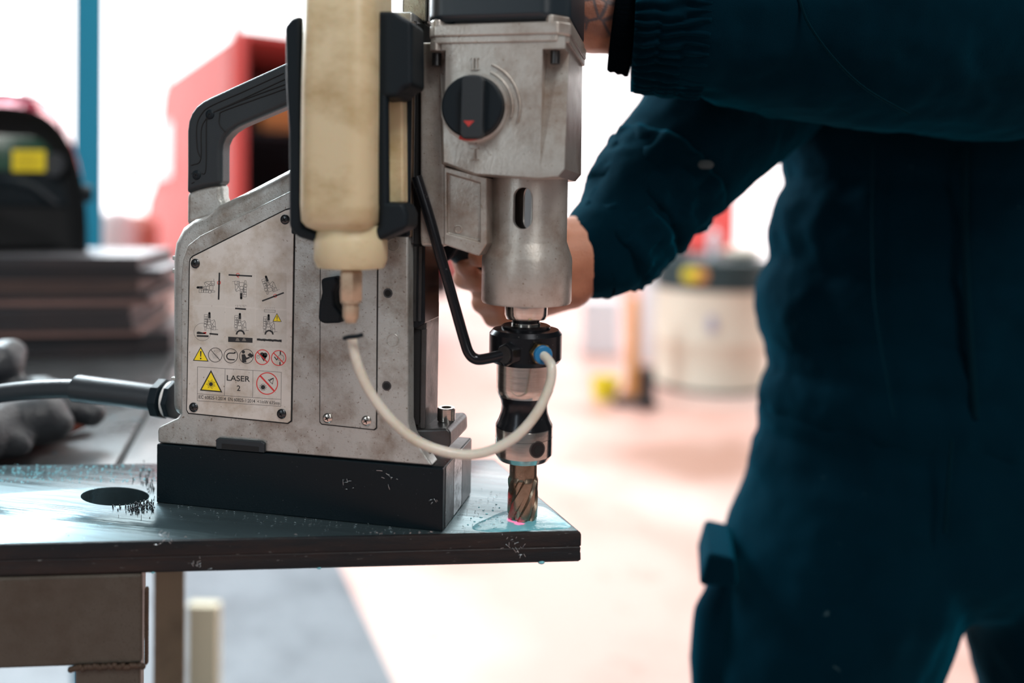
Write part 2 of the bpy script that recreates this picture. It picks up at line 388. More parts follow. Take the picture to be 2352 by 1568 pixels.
# offcut boards standing on the floor behind the bench leg
bb = hz(455, 1568, FZ)
bd = MB().obox(D(428, 1568, 1500).xy.to_3d()+Vector((0, 0, FZ)), (55, 12, 0), (-6, 20, 0), (0, 0, 0))
q = D(460, 1480, 1500); bd = MB().obox((q.x-28, q.y, FZ), (56, 11, 0), (-5, 22, 0), (0, 0, 300+(q.z-FZ)-230))
tag(obj('board', bd, M['cream'], bevel=2), 'pale cream board standing on the grey floor behind the bench leg', 'board')

# ------------------------------------------------------------------ stack of stock plates behind
e2 = Vector((-.4, .9165, 0)); e1s = Vector((.9165, .4, 0))
ST = [(848, 770, 392, 30, 0), (768, 756, 322, 4, 1), (754, 733, 305, -2, 0), (731, 701, 300, 0, 0), (699, 685, 350, 10, 1), (683, 671, 340, 6, 0), (669, 641, 318, 2, 2), (639, 618, 372, 14, 0), (616, 588, 318, 0, 0)]
names = ['thick dark steel billet at the bottom of the plate stack behind the bench', 'thin rusty pink edged plate lying directly on the bottom billet',
 'dark steel plate third from the bottom of the stack', 'thick dark plate in the middle of the stack, shortest at its end', 'thin pinkish steel plate in the middle of the stack, sticking out to the right',
 'thin dark plate fourth from the top of the stack', 'brown edged steel plate third from the top of the stack',
 'long steel plate second from the top of the stack, longest at its end', 'topmost grey steel plate of the stack, under the welding helmet']
M['stockp'] = pbr('rusty pink plate edge', (.26, .15, .13), .5, .3, grime=(.08, .05, .05), gscale=8, gamt=.8, stretch=(.4, .4, 3))
M['stockb'] = pbr('brown plate edge', (.10, .06, .05), .5, .3, grime=(.03, .025, .03), gscale=8, gamt=.8, stretch=(.4, .4, 3))
zprev = BZ
dS = 1165.0
zt = []
for i, (yb, yt, xr, off, mk_) in enumerate(ST):
    c0 = D(xr, yt, dS+off*1.0)
    z1 = D(200, yt, dS).z
    mb = MB().obox((c0.x, c0.y, zprev+.2), -e1s*900, e2*(240-off), (0, 0, z1-zprev-.2))
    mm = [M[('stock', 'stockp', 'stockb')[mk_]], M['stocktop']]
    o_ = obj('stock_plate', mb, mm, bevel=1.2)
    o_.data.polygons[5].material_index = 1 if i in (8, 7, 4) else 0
    tag(o_, names[i], 'steel plate', 'stock plates stacked behind the bench front')
    zprev = z1
STZ = zprev

# ------------------------------------------------------------------ magnetic drill
drill = thing('magnetic_drill', 'grey magnetic base drilling machine with black magnet block and drill bit on the steel bar', 'drill press', (-100, 36, 0))
L_, W_, H_ = 206.5, 71.9, 41.0
# magnet block
slot = MB().box(-L_+41, -L_+77, -5, 9, H_-5.2, H_+4)
mb = MB().box(-L_, -0.0, 0, W_, 0.05, H_)
base = obj('magnet_base', mb, M['black'], drill, bevel=.8, cut=None)
mb = MB().box(.02, .45, 25.5, 45.5, 1, H_-.5); obj('pole_strip', mb, pbr('worn bright steel', (.6, .62, .64), .38, .9, grime=(.05, .05, .05), gscale=120, gamt=1.0), base)
mb = MB().box(.02, .5, 46.5, W_-1, .6, H_-.5); obj('pole_strip', mb, pbr('dull grey steel', (.16, .17, .18), .4, .7, grime=(.05, .05, .05), gscale=60, gamt=.6), base)
mb = MB().box(.02, .3, 6, 25, .6, H_-.5); obj('pole_strip', mb, M['dsteel'], base)
mb = MB().box(-60, -.6, 4, W_-3, H_, H_+.3); obj('top_face', mb, M['dsteel'], base)

# casting, near face and hull
near = [(362, 1017), (361, 990), (364, 981), (410, 959), (415, 951), (414, 640), (418, 596), (430, 563), (458, 541), (668, 437), (728, 405), (730, 300), (937, 300), (937, 968), (944, 998), (966, 1030), (994, 1070)]
mb = MB().px(near, 1.0, 14)
stand = obj('drill_stand', mb, M['alu'], drill, bevel=1.6, seg=3)
hull = [(398, 956), (398, 592), (403, 556), (420, 522), (447, 503), (478, 492), (503, 470), (560, 443), (665, 388), (742, 350), (742, 960)]
mb = MB().px(hull, 10, 62, 15)
obj('rear_hull', mb, M['alu'], drill, bevel=9, seg=5)
mb = MB().px([(372, 1014), (372, 985), (412, 962), (936, 962), (975, 1040), (975, 1062)], 14, 66, 14)
obj('foot_casting', mb, M['alu'], drill, bevel=2)
for zz in (592, 622):
    p = hy(399, zz, 15); mb = MB().box(p.x-.6, p.x+8, 14, 60, p.z-1.6, p.z+1.6); obj('side_rib', mb, M['alu'], drill, bevel=.8)
p = hy(399, 868, 15); mb = MB().box(p.x-.4, p.x+8, 12, 60, p.z-1.2, p.z+1.2); obj('side_rib', mb, M['alu'], drill, bevel=.6)
# tall column and the brown gib strip
a = hy(742, 60, 4); c = hy(934, 975, 4)
mb = MB().box(a.x, c.x, 4, 66, c.z, a.z+8); obj('column', mb, M['alu'], drill, bevel=2)
a = hy(925, 48, 8); c = hy(951, 560, 8); 
mb = MB().box(a.x, c.x, 7, 60, c.z, a.z); obj('gib_strip', mb, M['dsteel'], drill, bevel=.8)
a = hy(926, 50, 3); c = hy(945, 545, 3)
mb = MB().box(a.x, c.x, 2, 7, c.z, a.z); obj('edge_strip', mb, pbr('brown oxidised steel', (.16, .115, .08), .45, .5, grime=(.06, .04, .03), gscale=60, gamt=.7), drill, bevel=1)
# slide: dark dovetail, its lower rail, and the foot block with a socket bolt
def pbox(x0, x1, y0, y1, d0, d1, yp=None):
    a = hy(x0, y0, d0 if yp is None else yp); c = hy(x1, y1, d0 if yp is None else yp)
    return MB().box(a.x, c.x, d0, d1, c.z, a.z)
mb = MB().px([(942, 556), (976, 556), (976, 742), (955, 754), (946, 750)], 12, 44); obj('dovetail_slide', mb, M['oxide'], drill, bevel=.6)
for xx in (951, 963):
    obj('dovetail_slide_edge', pbox(xx, xx+4, 566, 738, 11.4, 12.4), M['dsteel'], drill)
obj('slide_rail', pbox(938, 975, 700, 990, 16, 46), M['dsteel'], drill, bevel=1)
obj('rail_edge', pbox(968, 976, 756, 985, 14.5, 17), pbr('grey ground steel', (.085, .087, .09), .4, .7, grime=(.06, .055, .05), gscale=60, gamt=.7), drill, bevel=.5)
obj('rail_groove', pbox(940, 962, 756, 975, 14.8, 16.2), M['gap'], drill)
blk = MB().px([(942, 988), (1026, 984), (1034, 992), (1035, 1022), (1028, 1030), (942, 1026)], 12, 56)
fb = obj('foot_block', blk, M['dsteel'], drill, bevel=2.4, seg=3)
p = hy(1025, 964, 34)
mb = MB().lathe([(5.6, 0), (6.2, .5), (6.2, 8.6), (5.6, 9.2), (3.4, 9.2), (3.4, 5)], (p.x, 34, p.z-.5), 32)
obj('socket_bolt', mb, M['steel'], fb)
p = hy(975, 1000, 20)
obj('socket_bolt', MB().lathe([(5.5, 0), (6, .5), (6, 6.5), (5.4, 7), (3.2, 7), (3.2, 4)], (p.x+2, 10, H_+.3), 32), M['steel'], fb)
# handle: cast posts, plastic grip with grooves and screws
gout = [(426, 446), (427, 395), (427, 300), (430, 277), (437, 259), (448, 244), (463, 232), (480, 223), (560, 186), (650, 145), (740, 105), (752, 205), (660, 242), (560, 284), (545, 291), (528, 302), (515, 316), (508, 332), (507, 350), (507, 424), (470, 430), (445, 437)]
g = obj('handle_grip', MB().px(gout, 20, 34), M['grip'], drill, bevel=3.5, seg=4)
def groove(pix, r=.45, n='grip_groove'):
    obj(n, MB().tube([hy(a, b, 19.9) for a, b in pix], r, 6, 4), M['gap'], g)
groove([(460, 360), (453, 340), (452, 290), (463, 262), (485, 243), (560, 210), (652, 168)])
groove([(439, 379), (444, 378), (461, 366), (462, 300), (472, 275), (490, 258), (560, 226), (654, 182)])
groove([(440, 399), (445, 396)]); groove([(463, 398), (473, 388), (474, 282), (480, 274)])
groove([(497, 255), (560, 229), (655, 194)]); groove([(505, 262), (520, 252), (655, 204)])
groove([(505, 262), (504, 285), (518, 303)])
groove([(440, 421), (446, 418)])
def screw(px, py, y, r, par, mat=None, name='screw', dirn=-1, flat=False):
    p = hy(px, py, y)
    mb = MB().lathe([(r, 0), (r, .5), (r*.86, 1.05), (r*.55, 1.4), (.05, 1.45)], (0, 0, 0), 20, 'Y', cap=False)
    mb.mat(1)
    for ang in (.5, .5+PI/2):
        u = Vector((math.cos(ang), 0, math.sin(ang))); v = Vector((-u.z, 0, u.x))
        mb.obox(-u*r*.48-v*r*.11+Vector((0, 1.1, 0)), u*r*.96, v*r*.22, (0, .42, 0))
    mb.v = [Vector((p.x+v.x, y-v.y if dirn < 0 else y+v.y, p.z+v.z)) for v in mb.v]
    return obj(name, mb, [mat or M['screw'], M['gap']], par)
screw(483, 263, 20.3, 3.4, g, M['plastic']); screw(452, 402, 20.3, 3.4, g, M['plastic'])
mb = MB(); 
ring = lambda pix, y: [hy(a, b, y) for a, b in pix]
hp = [(425, 520), (426, 440), (446, 432), (472, 425), (506, 419), (507, 452), (515, 470), (500, 500)]
obj('handle_post', MB().px(hp, 22, 36), M['alu'], drill, bevel=4.5, seg=4)
a = hy(735, 105, 22); obj('handle_post', MB().box(a.x-4, a.x+14, 20, 54, a.z-32, a.z+6), M['alu'], drill, bevel=4)

# instruction plate
pl = [(444, 589), (438, 594), (436, 602), (429, 941), (433, 948), (660, 971), (667, 966), (674, 545), (676, 484), (668, 480), (655, 483)]
ip = obj('instruction_plate', MB().px(pl, .2, 1.0, .2), M['plate'], drill, bevel=.25)
obj('plate_painted_shadow', MB().px([(441, 587), (435, 593), (433, 602), (426.5, 942), (431, 950.5), (661, 974), (670, 968), (677, 545), (679, 481), (668, 476), (655, 480)], .75, 1.02, .2), M['gap'], drill)  # dark sheet painted as shade along the plate's edge
for a, b in ((449, 605), (445, 935), (647, 950), (655, 504)): screw(a, b, .2, 3.3, ip)

PY = .14
def plan(mb, pix, y=PY, th=.05): mb.px(pix, y, y+th); return mb
def stroke(mb, a, b, wd, y=PY):
    d = Vector((b[0]-a[0], b[1]-a[1])); n = Vector((-d.y, d.x)).normalized()*wd/2
    plan(mb, [(a[0]+n.x, a[1]+n.y), (b[0]+n.x, b[1]+n.y), (b[0]-n.x, b[1]-n.y), (a[0]-n.x, a[1]-n.y)], y)
def disc(mb, c, r, y=PY, n=28, ry=None): plan(mb, [(c[0]+r*math.cos(2*PI*i/n), c[1]+(ry or r*1.03)*math.sin(2*PI*i/n)) for i in range(n)], y)
def ringp(mb, c, r, wd, y=PY, a0=0, a1=2*PI, n=40, ry=None):
    q = (ry or r*1.03)/r
    for i in range(n):
        t0 = a0+(a1-a0)*i/n; t1 = a0+(a1-a0)*(i+1)/n
        P = lambda t, rr: (c[0]+rr*math.cos(t), c[1]+q*rr*math.sin(t))
        plan(mb, [P(t0, r), P(t1, r), P(t1, r-wd), P(t0, r-wd)], y)
PM = [M['ink'], M['yellow'], M['redink'], M['line'], M['worn'], M['plate']]
def pic(name, mb, par=ip): return obj(name, mb, PM, par, smooth=False)
# worn film panels behind the pictograms
mb = MB().mat(4)
for x0, x1, yA, yB in ((446, 516, 620, 699), (518, 585, 623, 703), (587, 658, 625, 707), (446, 516, 703, 790), (518, 585, 707, 794), (587, 658, 711, 798)):
    plan(mb, [(x0, yA), (x1, yA+2), (x1, yB+2), (x0, yB)], .17, .03)
pic('film_panel', mb)
# little drawings of the machine in six attitudes
def mini(mb, o, s, ang):
    ca, sa = math.cos(ang), math.sin(ang)
    T_ = lambda x, y: (o[0]+s*(x*ca-y*sa), o[1]+s*(x*sa+y*ca))
    def ln(x0, y0, x1, y1, wd=.9): stroke(mb, T_(x0, y0), T_(x1, y1), wd)
    def bx(x0, y0, x1, y1, wd=.8): ln(x0, y0, x1, y0, wd); ln(x1, y0, x1, y1, wd); ln(x1, y1, x0, y1, wd); ln(x0, y1, x0, y0, wd)
    mb.mat(0)
    plan(mb, [T_(-3, -30), T_(3, -30), T_(3.4, -16), T_(-3.4, -16)]); disc(mb, T_(0, -30), 3*s)
    mb.mat(3)
    bx(-14, -26, -5, -14); bx(-14, -13, -6, -1); bx(-15, 0, -8, 7); bx(-13, 8, -9, 17); bx(-5, -14, 3, 2); bx(-7, 2, 5, 12)
    ln(4, -8, 13, -12); ln(13, -12, 16, -6); ln(16, -6, 16, 8); ln(4, -4, 14, 8); ln(14, -9, 5, 6); bx(5, 7, 17, 16); bx(-9, -20, -5, -4); ln(-14, -20, -5, -20); ln(-14, -7, -6, -7)
    ln(-5, -6, 3, -6); ln(17, 15, 24, 15, .7); bx(-3, -12, 1, -6); bx(7, 9, 11, 14); ln(0, -16, 0, -12)
def mk(o, s, a): 
    mb = MB(); mini(mb, o, s, a); return mb
mb = mk((479, 660), .84, -PI/2); mb.mat(0); stroke(mb, (504, 626), (502, 688), 3.6); mb.mat(2); ringp(mb, (503, 649), 4.2, 1.3); pic('pictogram', mb)
mb = mk((554, 659), .86, PI); mb.mat(0); stroke(mb, (525, 631), (579, 634), 3.4); mb.mat(2); ringp(mb, (546, 631), 4, 1.2); stroke(mb, (545, 634), (548, 638), 1.2); pic('pictogram', mb)
mb = mk((619, 659), .84, -.33); mb.mat(0); stroke(mb, (602, 691), (652, 672), 3.4); mb.mat(2); ringp(mb, (632, 679), 4, 1.2); pic('pictogram', mb)
mb = mk((481, 744), .84, 0); mb.mat(3); ringp(mb, (465, 762), 20, .7); mb.mat(0); stroke(mb, (452, 771), (479, 772), 4); stroke(mb, (481, 766), (501, 768), 3.6)
plan(mb, [(452, 762), (456, 761), (468, 764), (474, 763), (470, 767), (452, 767)]); mb.mat(2); plan(mb, [(466, 763), (474, 762), (473, 767), (468, 766)]); pic('pictogram', mb)
for cx, o_, kind in ((551, (551, 746), 0), (617, (617, 749), 1)):
    mb = mk(o_, .84, 0); mb.mat(0); ringp(mb, (cx+1, 768), 10.5, 3.6, .12, PI, 2*PI, 18)
    if kind == 0:
        plan(mb, [(524, 773), (580, 776), (580, 787), (524, 785)]); stroke(mb, (540, 708), (565, 710), 3.6)
        mb.mat(3)
        for k in range(7): stroke(mb, (541+k*4, 705 if k % 2 else 703), (540+k*3.6+2, 700), .7)
        mb.mat(5)
        for k in (0, 1):
            for j in range(3): stroke(mb, (543+k*15-j, 777+j*2.4), (548+k*15+j, 777.4+j*2.4), .8, .11)
    else:
        for k in range(9): plan(mb, [(590+k*6.3, 777+k*.35), (596.5+k*6.3, 777+k*.35+(k % 2)), (596.5+k*6.3, 782+k*.35+(k % 3)*.6), (590+k*6.3, 781.5+k*.35)])
        mb.mat(3); 
        for s0, s1 in (((607, 711), (632, 712)), ((607, 716), (632, 717)), ((607, 711), (607, 716)), ((632, 712), (632, 717))): stroke(mb, s0, s1, .8)
        for k in range(6): stroke(mb, (610+k*4, 708.5), (610+k*4, 706), .6)
    pic('pictogram', mb)
def tri(mb, A, B, C_, bw):
    mb.mat(0); plan(mb, [A, B, C_]); g_ = ((A[0]+B[0]+C_[0])/3, (A[1]+B[1]+C_[1])/3)
    sc = 1-bw; mb.mat(1); plan(mb, [(g_[0]+(q[0]-g_[0])*sc, g_[1]+(q[1]-g_[1])*sc) for q in (A, B, C_)], .11); mb.mat(0)
mb = MB(); tri(mb, (636, 719), (647, 739), (626, 738), .2); stroke(mb, (636.3, 725), (636.3, 732), 1.6, .08); disc(mb, (636.3, 735), 1, .08); pic('warning_triangle', mb)
mb = MB(); tri(mb, (461, 796), (479, 830), (443, 828), .16); plan(mb, [(459.5, 806), (463, 806), (462, 819), (460.2, 819)], .08); disc(mb, (461, 823), 1.8, .08); pic('warning_triangle', mb)
mb = MB().mat(0); ringp(mb, (494.5, 815), 16.4, 1.2); stroke(mb, (484, 803), (505, 827), 1.2); mb.mat(3)
ringp(mb, (498, 806), 7, .9, PY, 0, 2*PI, 20, 2.4)
for k in range(4): stroke(mb, (486+k, 813+k*3), (498+k*1.6, 812.4+k*3), .6)
pic('pictogram', mb)
mb = MB().mat(0); ringp(mb, (530, 817), 16.4, 1.2); ringp(mb, (528, 818), 8.5, 2.6, PY, PI/2, 1.5*PI, 20); stroke(mb, (528, 810.6), (539, 811), 2.6); stroke(mb, (528, 825.6), (539, 826), 2.6); disc(mb, (539.5, 809.5), 2); pic('pictogram', mb)
mb = MB().mat(0); ringp(mb, (566, 818), 16.4, 1.2); disc(mb, (559, 808), 3.6); plan(mb, [(555, 814), (562, 813), (566, 821), (573, 819), (574, 822), (565, 826), (566, 832), (556, 832)]); plan(mb, [(568, 815), (574, 810), (583, 816), (577, 822)]); pic('pictogram', mb)
mb = MB().mat(2); ringp(mb, (602.5, 820), 17.4, 1.9); mb.mat(0); disc(mb, (602, 814), 5); disc(mb, (609, 815), 5.2); plan(mb, [(597.5, 816), (614, 817), (606, 830)]); mb.mat(3); ringp(mb, (593, 819), 4, .7); mb.mat(2); stroke(mb, (591, 808), (614, 832), 2.2, .09); pic('prohibition_sign', mb)
mb = MB().mat(2); ringp(mb, (640, 822), 17.6, 1.9); mb.mat(0); stroke(mb, (644, 806), (644, 814), 2.8); stroke(mb, (643, 831), (643, 838), 2.8); stroke(mb, (630, 819), (636, 827), 2); stroke(mb, (636, 827), (638, 819), 1.4); mb.mat(3); ringp(mb, (645, 822), 7.5, 1); mb.mat(2); stroke(mb, (628, 810), (652, 834), 2.2, .09); pic('prohibition_sign', mb)
mb = MB().mat(3)
for s0, s1 in (((453.5, 842), (646, 854.5)), ((453, 904), (645, 917)), ((453, 920), (645, 933)), ((453.5, 842), (453, 920)), ((646, 854.5), (645, 933)), ((517, 847), (515.5, 908)), ((581, 850.5), (580, 912.5))): stroke(mb, s0, s1, .8)
pic('label_frame', mb)
mb = MB(); tri(mb, (484.5, 849.5), (510.5, 901), (459, 896.5), .17); disc(mb, (484.5, 882), 4.4, .08)
for k in range(14):
    t = 2*PI*k/14; stroke(mb, (484.5+5*math.cos(t), 882+5*math.sin(t)), (484.5+(11 if k % 2 else 8.6)*math.cos(t), 882+(11 if k % 2 else 8.6)*math.sin(t)), 1, .08)
pic('laser_triangle', mb)
mb = MB().mat(2); ringp(mb, (613.5, 880.5), 25, 2.1); mb.mat(0); disc(mb, (604, 889), 4.6)
for k in range(12):
    t = 2*PI*k/12; stroke(mb, (604+4*math.cos(t), 889+4*math.sin(t)), (604+8.6*math.cos(t), 889+8.6*math.sin(t)), 1)
stroke(mb, (616, 872), (628, 868), 1.1); stroke(mb, (628, 868), (626, 882), 1.1); stroke(mb, (626, 882), (616, 872), 1.1); stroke(mb, (628, 868), (619, 874), 2)
mb.mat(2); stroke(mb, (597, 862), (630, 898), 3.4, .09); pic('prohibition_sign', mb)
def text(body, px0, py0, px1, py1, hpx, par, name='lettering', mat=None, y=PY, depth=.03, wf=1.0, bold=0.0):
    cu = bpy.data.curves.new('t', 'FONT'); cu.body = body; cu.size = 1; cu.extrude = 0; cu.offset = bold
    to = bpy.data.objects.new('t', cu); COL.objects.link(to)
    dg = bpy.context.evaluated_depsgraph_get(); me = bpy.data.meshes.new_from_object(to.evaluated_get(dg))
    bpy.data.objects.remove(to); bpy.data.curves.remove(cu)
    vs = [v.co.copy() for v in me.vertices]; fs = [list(p.vertices) for p in me.polygons]; bpy.data.meshes.remove(me)
    x0 = min(v.x for v in vs); x1 = max(v.x for v in vs); y0 = 0; y1 = max(v.y for v in vs)
    mb = MB(); out = []
    for v in vs:
        t = (v.x-x0)/(x1-x0); h = (v.y-y0)/(y1-y0)
        out.append(hy(px0+(px1-px0)*t, py0+(py1-py0)*t-h*hpx, y))
    mb.add(out, fs)
    return obj(name, mb, mat or M['ink'], par, smooth=False)
text('LASER', 521, 873.5, 574, 876.5, 12.6, ip, bold=.012)
text('2', 544, 897, 552, 897.5, 12.4, ip, bold=.012)
text('IEC 60825-1:2014  EN 60825-1:2014  <1mW 635nm', 455.5, 914.5, 642.5, 929.5, 7.6, ip, bold=.004)

# side cover with two screws, switch, holes
cv = obj('side_cover', MB().px([(736, 560), (735, 968), (739, 973), (858, 986), (863, 982), (866, 560)], .3, 1.0, .3), M['alu'], drill, bevel=.25)
obj('cover_painted_shadow', MB().px([(734, 560), (733, 970), (738, 975.5), (860, 988.5), (865.5, 984), (868.5, 560)], .78, 1.02, .3), M['gap'], drill)  # black backing drawn as the cover's edge shadow
screw(752.5, 960, .3, 3.4, cv, M['steel']); screw(841.5, 966, .3, 3.4, cv, M['steel'])
for a, b in ((891, 673), (888, 886)):
    p = hy(a, b, .9); obj('screw_hole', MB().lathe([(3.2, 0), (3.2, .3), (2.3, .3), (2.3, -.2)], (p.x, .85, p.z), 24, 'Y'), M['dsteel'], drill)
    obj('screw_hole_bore', MB().lathe([(2.2, 0), (2.2, .3)], (p.x, .6, p.z), 20, 'Y'), M['gap'], drill)
for a, b, r in ((903, 562, 4), (902, 781, 4)):
    p = hy(a, b, .9); obj('cast_boss', MB().tube([(p.x+r*math.cos(t*PI/10), 1, p.z+r*math.sin(t*PI/10)) for t in range(21)], .35, 6, 1), M['alu'], drill)
sw = MB().px([(735, 640), (771, 634), (776, 650), (766, 668), (768, 700), (785, 722), (782, 742), (742, 744), (729, 736), (731, 700), (738, 672)], -9, 1)
obj('switch', sw, M['plastic'], drill, bevel=2.4, seg=3)
# base slot insert
sl = obj('slot_frame', MB().px([(496, 1031), (495, 1010), (500, 1006), (600, 1014), (607, 1019), (607, 1040)], -1.4, 1.2), M['grip'], drill, bevel=.6)
obj('slot_opening', MB().px([(509, 1030), (509, 1018), (594, 1026), (594, 1037)], -1.55, -1.2), M['gap'], sl)

# cable gland and cable
def hexring(cx0, cx1, rpx, mat, name, n=8):
    a = hy(cx0, 915, 36); c = hy(cx1, 915, 36); r = rpx*.305
    mb = MB().lathe([(r*.9, a.x), (r, a.x+1), (r, c.x-1), (r*.9, c.x)], (0, 36, 105.5+0*a.z), n, 'X')
    return mb
gz = hy(370, 915, 36).z
def lx(x0, x1, prof, n, mat, name, par=drill, bev=0):
    a = hy(x0, 915, 36).x; c = hy(x1, 915, 36).x
    mb = MB().lathe([(r, a+(c-a)*t) for r, t in prof], (0, 36, gz), n, 'X')
    return obj(name, mb, mat, par, bevel=bev, angle=.5)
gl = lx(362, 385, [(12, 0), (14.8, .12), (14.8, .88), (12.5, 1)], 8, M['plastic'], 'cable_gland', bev=.5)
lx(384, 398, [(11.6, 0), (11.6, 1)], 24, M['plastic'], 'gland_thread', gl)
lx(393, 408, [(12.8, 0), (14.6, .2), (14.6, .9), (13, 1)], 8, M['plastic'], 'gland_nut', gl, .5)
lx(390, 402, [(13.2, 0), (13.5, 1)], 32, M['white'], 'gland_washer', gl)
for k in range(3):
    gp = hy(372, 880+k*3, 24)
P = lambda a, b: hy(a, b, 36)
obj('cable_sleeve', MB().tube([P(358, 914), P(290, 905), P(230, 898), P(178, 892)], [9.6, 9.8, 10, 10.4], 24, 5), M['rubber'], drill)
obj('power_cable', MB().tube([P(182, 893), P(130, 893), P(70, 896), P(0, 904), P(-90, 921), P(-200, 960), hz(-330, 1060, 8)], 7.2, 20, 6), M['rubber'], drill)

# carriage plate behind the motor and gearbox
obj('carriage', MB().px([(964, 96), (1024, 96), (1024, 566), (966, 566), (964, 540)], 3, 70), M['alu2'], drill, bevel=2)
obj('carriage_gap', pbox(948, 966, 55, 560, 9, 60), M['gap'], drill)
obj('carriage_top', pbox(924, 982, -120, 52, 24, 60), M['alu'], drill, bevel=2)

# gearbox housing
nearA = [(1014, 92), (1298, 84), (1296, 388), (1282, 404), (1238, 408), (1092, 398), (1020, 371)]
wideA = [(1008, 92), (1306, 84), (1303, 390), (1288, 408), (1240, 412), (1092, 404), (1014, 377)]
ra = [hy(a, b, -10) for a, b in nearA]; rb = [hy(a, b, 4) for a, b in wideA]
rc = [Vector((v.x, 78, v.z)) for v in rb]
mb = MB().loft([ra, rb, rc])
def wedge(x0, x1, yt, yb, dep, y0=-10):
    a = hy(x0, yt, y0); c = hy(x1, yb, y0)
    m = MB()
    tri_ = [(y0-3, a.z), (y0+dep, a.z), (y0-.2, c.z), (y0-3, c.z)]
    m.loft([[(x, yy, zz) for yy, zz in tri_] for x in (a.x, c.x)]); return m
cuts = [wedge(1246, 1302, 112, 392, 17), wedge(1000, 1021, 116, 300, 14)]
gb = obj('gearbox_housing', mb, M['alu2'], drill, bevel=1.8, seg=3, cut=cuts)
# upper rim with tabs, bolts
def octo(x0, x1, yt, yb, y0=-12, ch=12):
    a = hy(x0, yt, y0); c = hy(x1, yb, y0)
    o = [(a.x+ch*.6, y0), (c.x-ch, y0), (c.x, y0+ch), (c.x, 78), (a.x, 78), (a.x, y0+ch*.6)]
    return MB().loft([[(x, y, z) for x, y in o] for z in (c.z, a.z)])
obj('housing_rim', octo(981, 1308, 56, 78, ch=7), M['alu2'], drill, bevel=1.6, seg=3)
obj('housing_rim', octo(984, 1305, 75, 94, -11, 7), M['alu2'], drill, bevel=1)
obj('bolt_boss', octo(1240, 1303, 33, 62, -12, 9), M['alu2'], drill, bevel=2.4, seg=3)
obj('bolt_boss', octo(984, 1030, 43, 66, -12, 6), M['alu2'], drill, bevel=2.4, seg=3)
obj('bolt_boss', octo(984, 1024, 92, 116, -11, 6), M['alu2'], drill, bevel=3, seg=3)
for a, b in ((1275, 116), (1002, 122)):
    p = hy(a, b, -3); obj('housing_bolt', MB().lathe([(3, -6), (3, 3), (1.5, 3)], (p.x, -2, p.z-2), 20), M['dsteel'], gb)
# motor cover and body above
cov = octo(979, 1303, -260, 42, -13, 12)
obj('motor_cover', cov, M['cover'], drill, bevel=5, seg=5)
obj('cover_gap', octo(1030, 1296, 36, 60, -10, 8), M['gap'], drill)
# gear selector knob
kc = hy(1089, 247, -12)
kr = 73*.262
mb = MB().lathe([(kr+.4, 2.5), (kr, 1), (kr, -6.2), (kr-1.2, -7.2), (.1, -7.2)], (kc.x, -12, kc.z), 56, 'Y', cap=False)
knob = obj('selector_knob', mb, M['plastic'], drill)
kb = MB().px([(1058, 184), (1064, 172), (1104, 172), (1111, 184), (1108, 312), (1100, 318), (1062, 318), (1055, 308)], -25, -18)
obj('knob_bar', kb, M['grip'], knob, bevel=1.6)
obj('pointer_mark', MB().px([(1064, 277), (1090, 277), (1076, 291)], -25.25, -24.9), M['redpl'], knob)
obj('indicator_ring', MB().lathe([(kr+2.2, 2), (kr+2.2, 0), (kr+.3, -.4)], (kc.x, -12, kc.z), 56, 'Y', cap=False), M['alu2'], knob)
mb = MB()
pts = []
for i in range(9):
    t = math.radians(250-180+ (i-4)*7); 
    pts.append(Vector((kc.x-1.5+math.cos(-PI/2+(i-4)*.075)*(kr+.4), -18, kc.z+math.sin(-PI/2+(i-4)*.075)*(kr+.4))))
obj('red_indicator', MB().tube(pts, 1.3, 8, 3), M['redpl'], knob)
# raised arc and the II / I marks
def arc(r, a0, a1, rad, y=-10.4, name='raised_arc'):
    pts = [Vector((kc.x+r*math.cos(a0+(a1-a0)*i/14), y, kc.z+r*math.sin(a0+(a1-a0)*i/14))) for i in range(15)]
    return obj(name, MB().tube(pts, rad, 8, 3), M['alu2'], gb)
arc(kr+4.6, 1.15, -.25, .8); arc(kr+9.2, 1.2, -.32, .8)
def bars(cx, cy, kind):
    mb = MB()
    for dx in ((-4, 4) if kind == 2 else (0,)): mb.px([(cx+dx-2, cy-12), (cx+dx+2, cy-12), (cx+dx+2, cy+12), (cx+dx-2, cy+12)], -11.5, -9.8)
    for dy in (-13, 13): mb.px([(cx-9, cy+dy-1.5), (cx+9, cy+dy-1.5), (cx+9, cy+dy+1.5), (cx-9, cy+dy+1.5)], -11.5, -9.8)
    obj('gear_mark', mb, M['alu2'], gb, bevel=.2)
bars(1090, 146, 2); bars(1089, 353, 1)
# side pocket panel under the housing, left of the spindle
obj('side_pocket', MB().px([(1020, 382), (1118, 408), (1118, 560), (1100, 588), (1020, 562)], 2, 62), M['alu2'], drill, bevel=1.5,
    cut=[MB().px([(1026, 398), (1102, 420), (1102, 556), (1026, 536)], -1, 5.5, 2)])
obj('cast_boss', MB().lathe([(2.8, 0), (2.8, -.5), (2.1, -.7), (1.8, -.2), (.1, -.2)], (hy(1052, 526, 5).x, 5.5, hy(1052, 526, 5).z), 28, 'Y'), M['alu2'], drill)

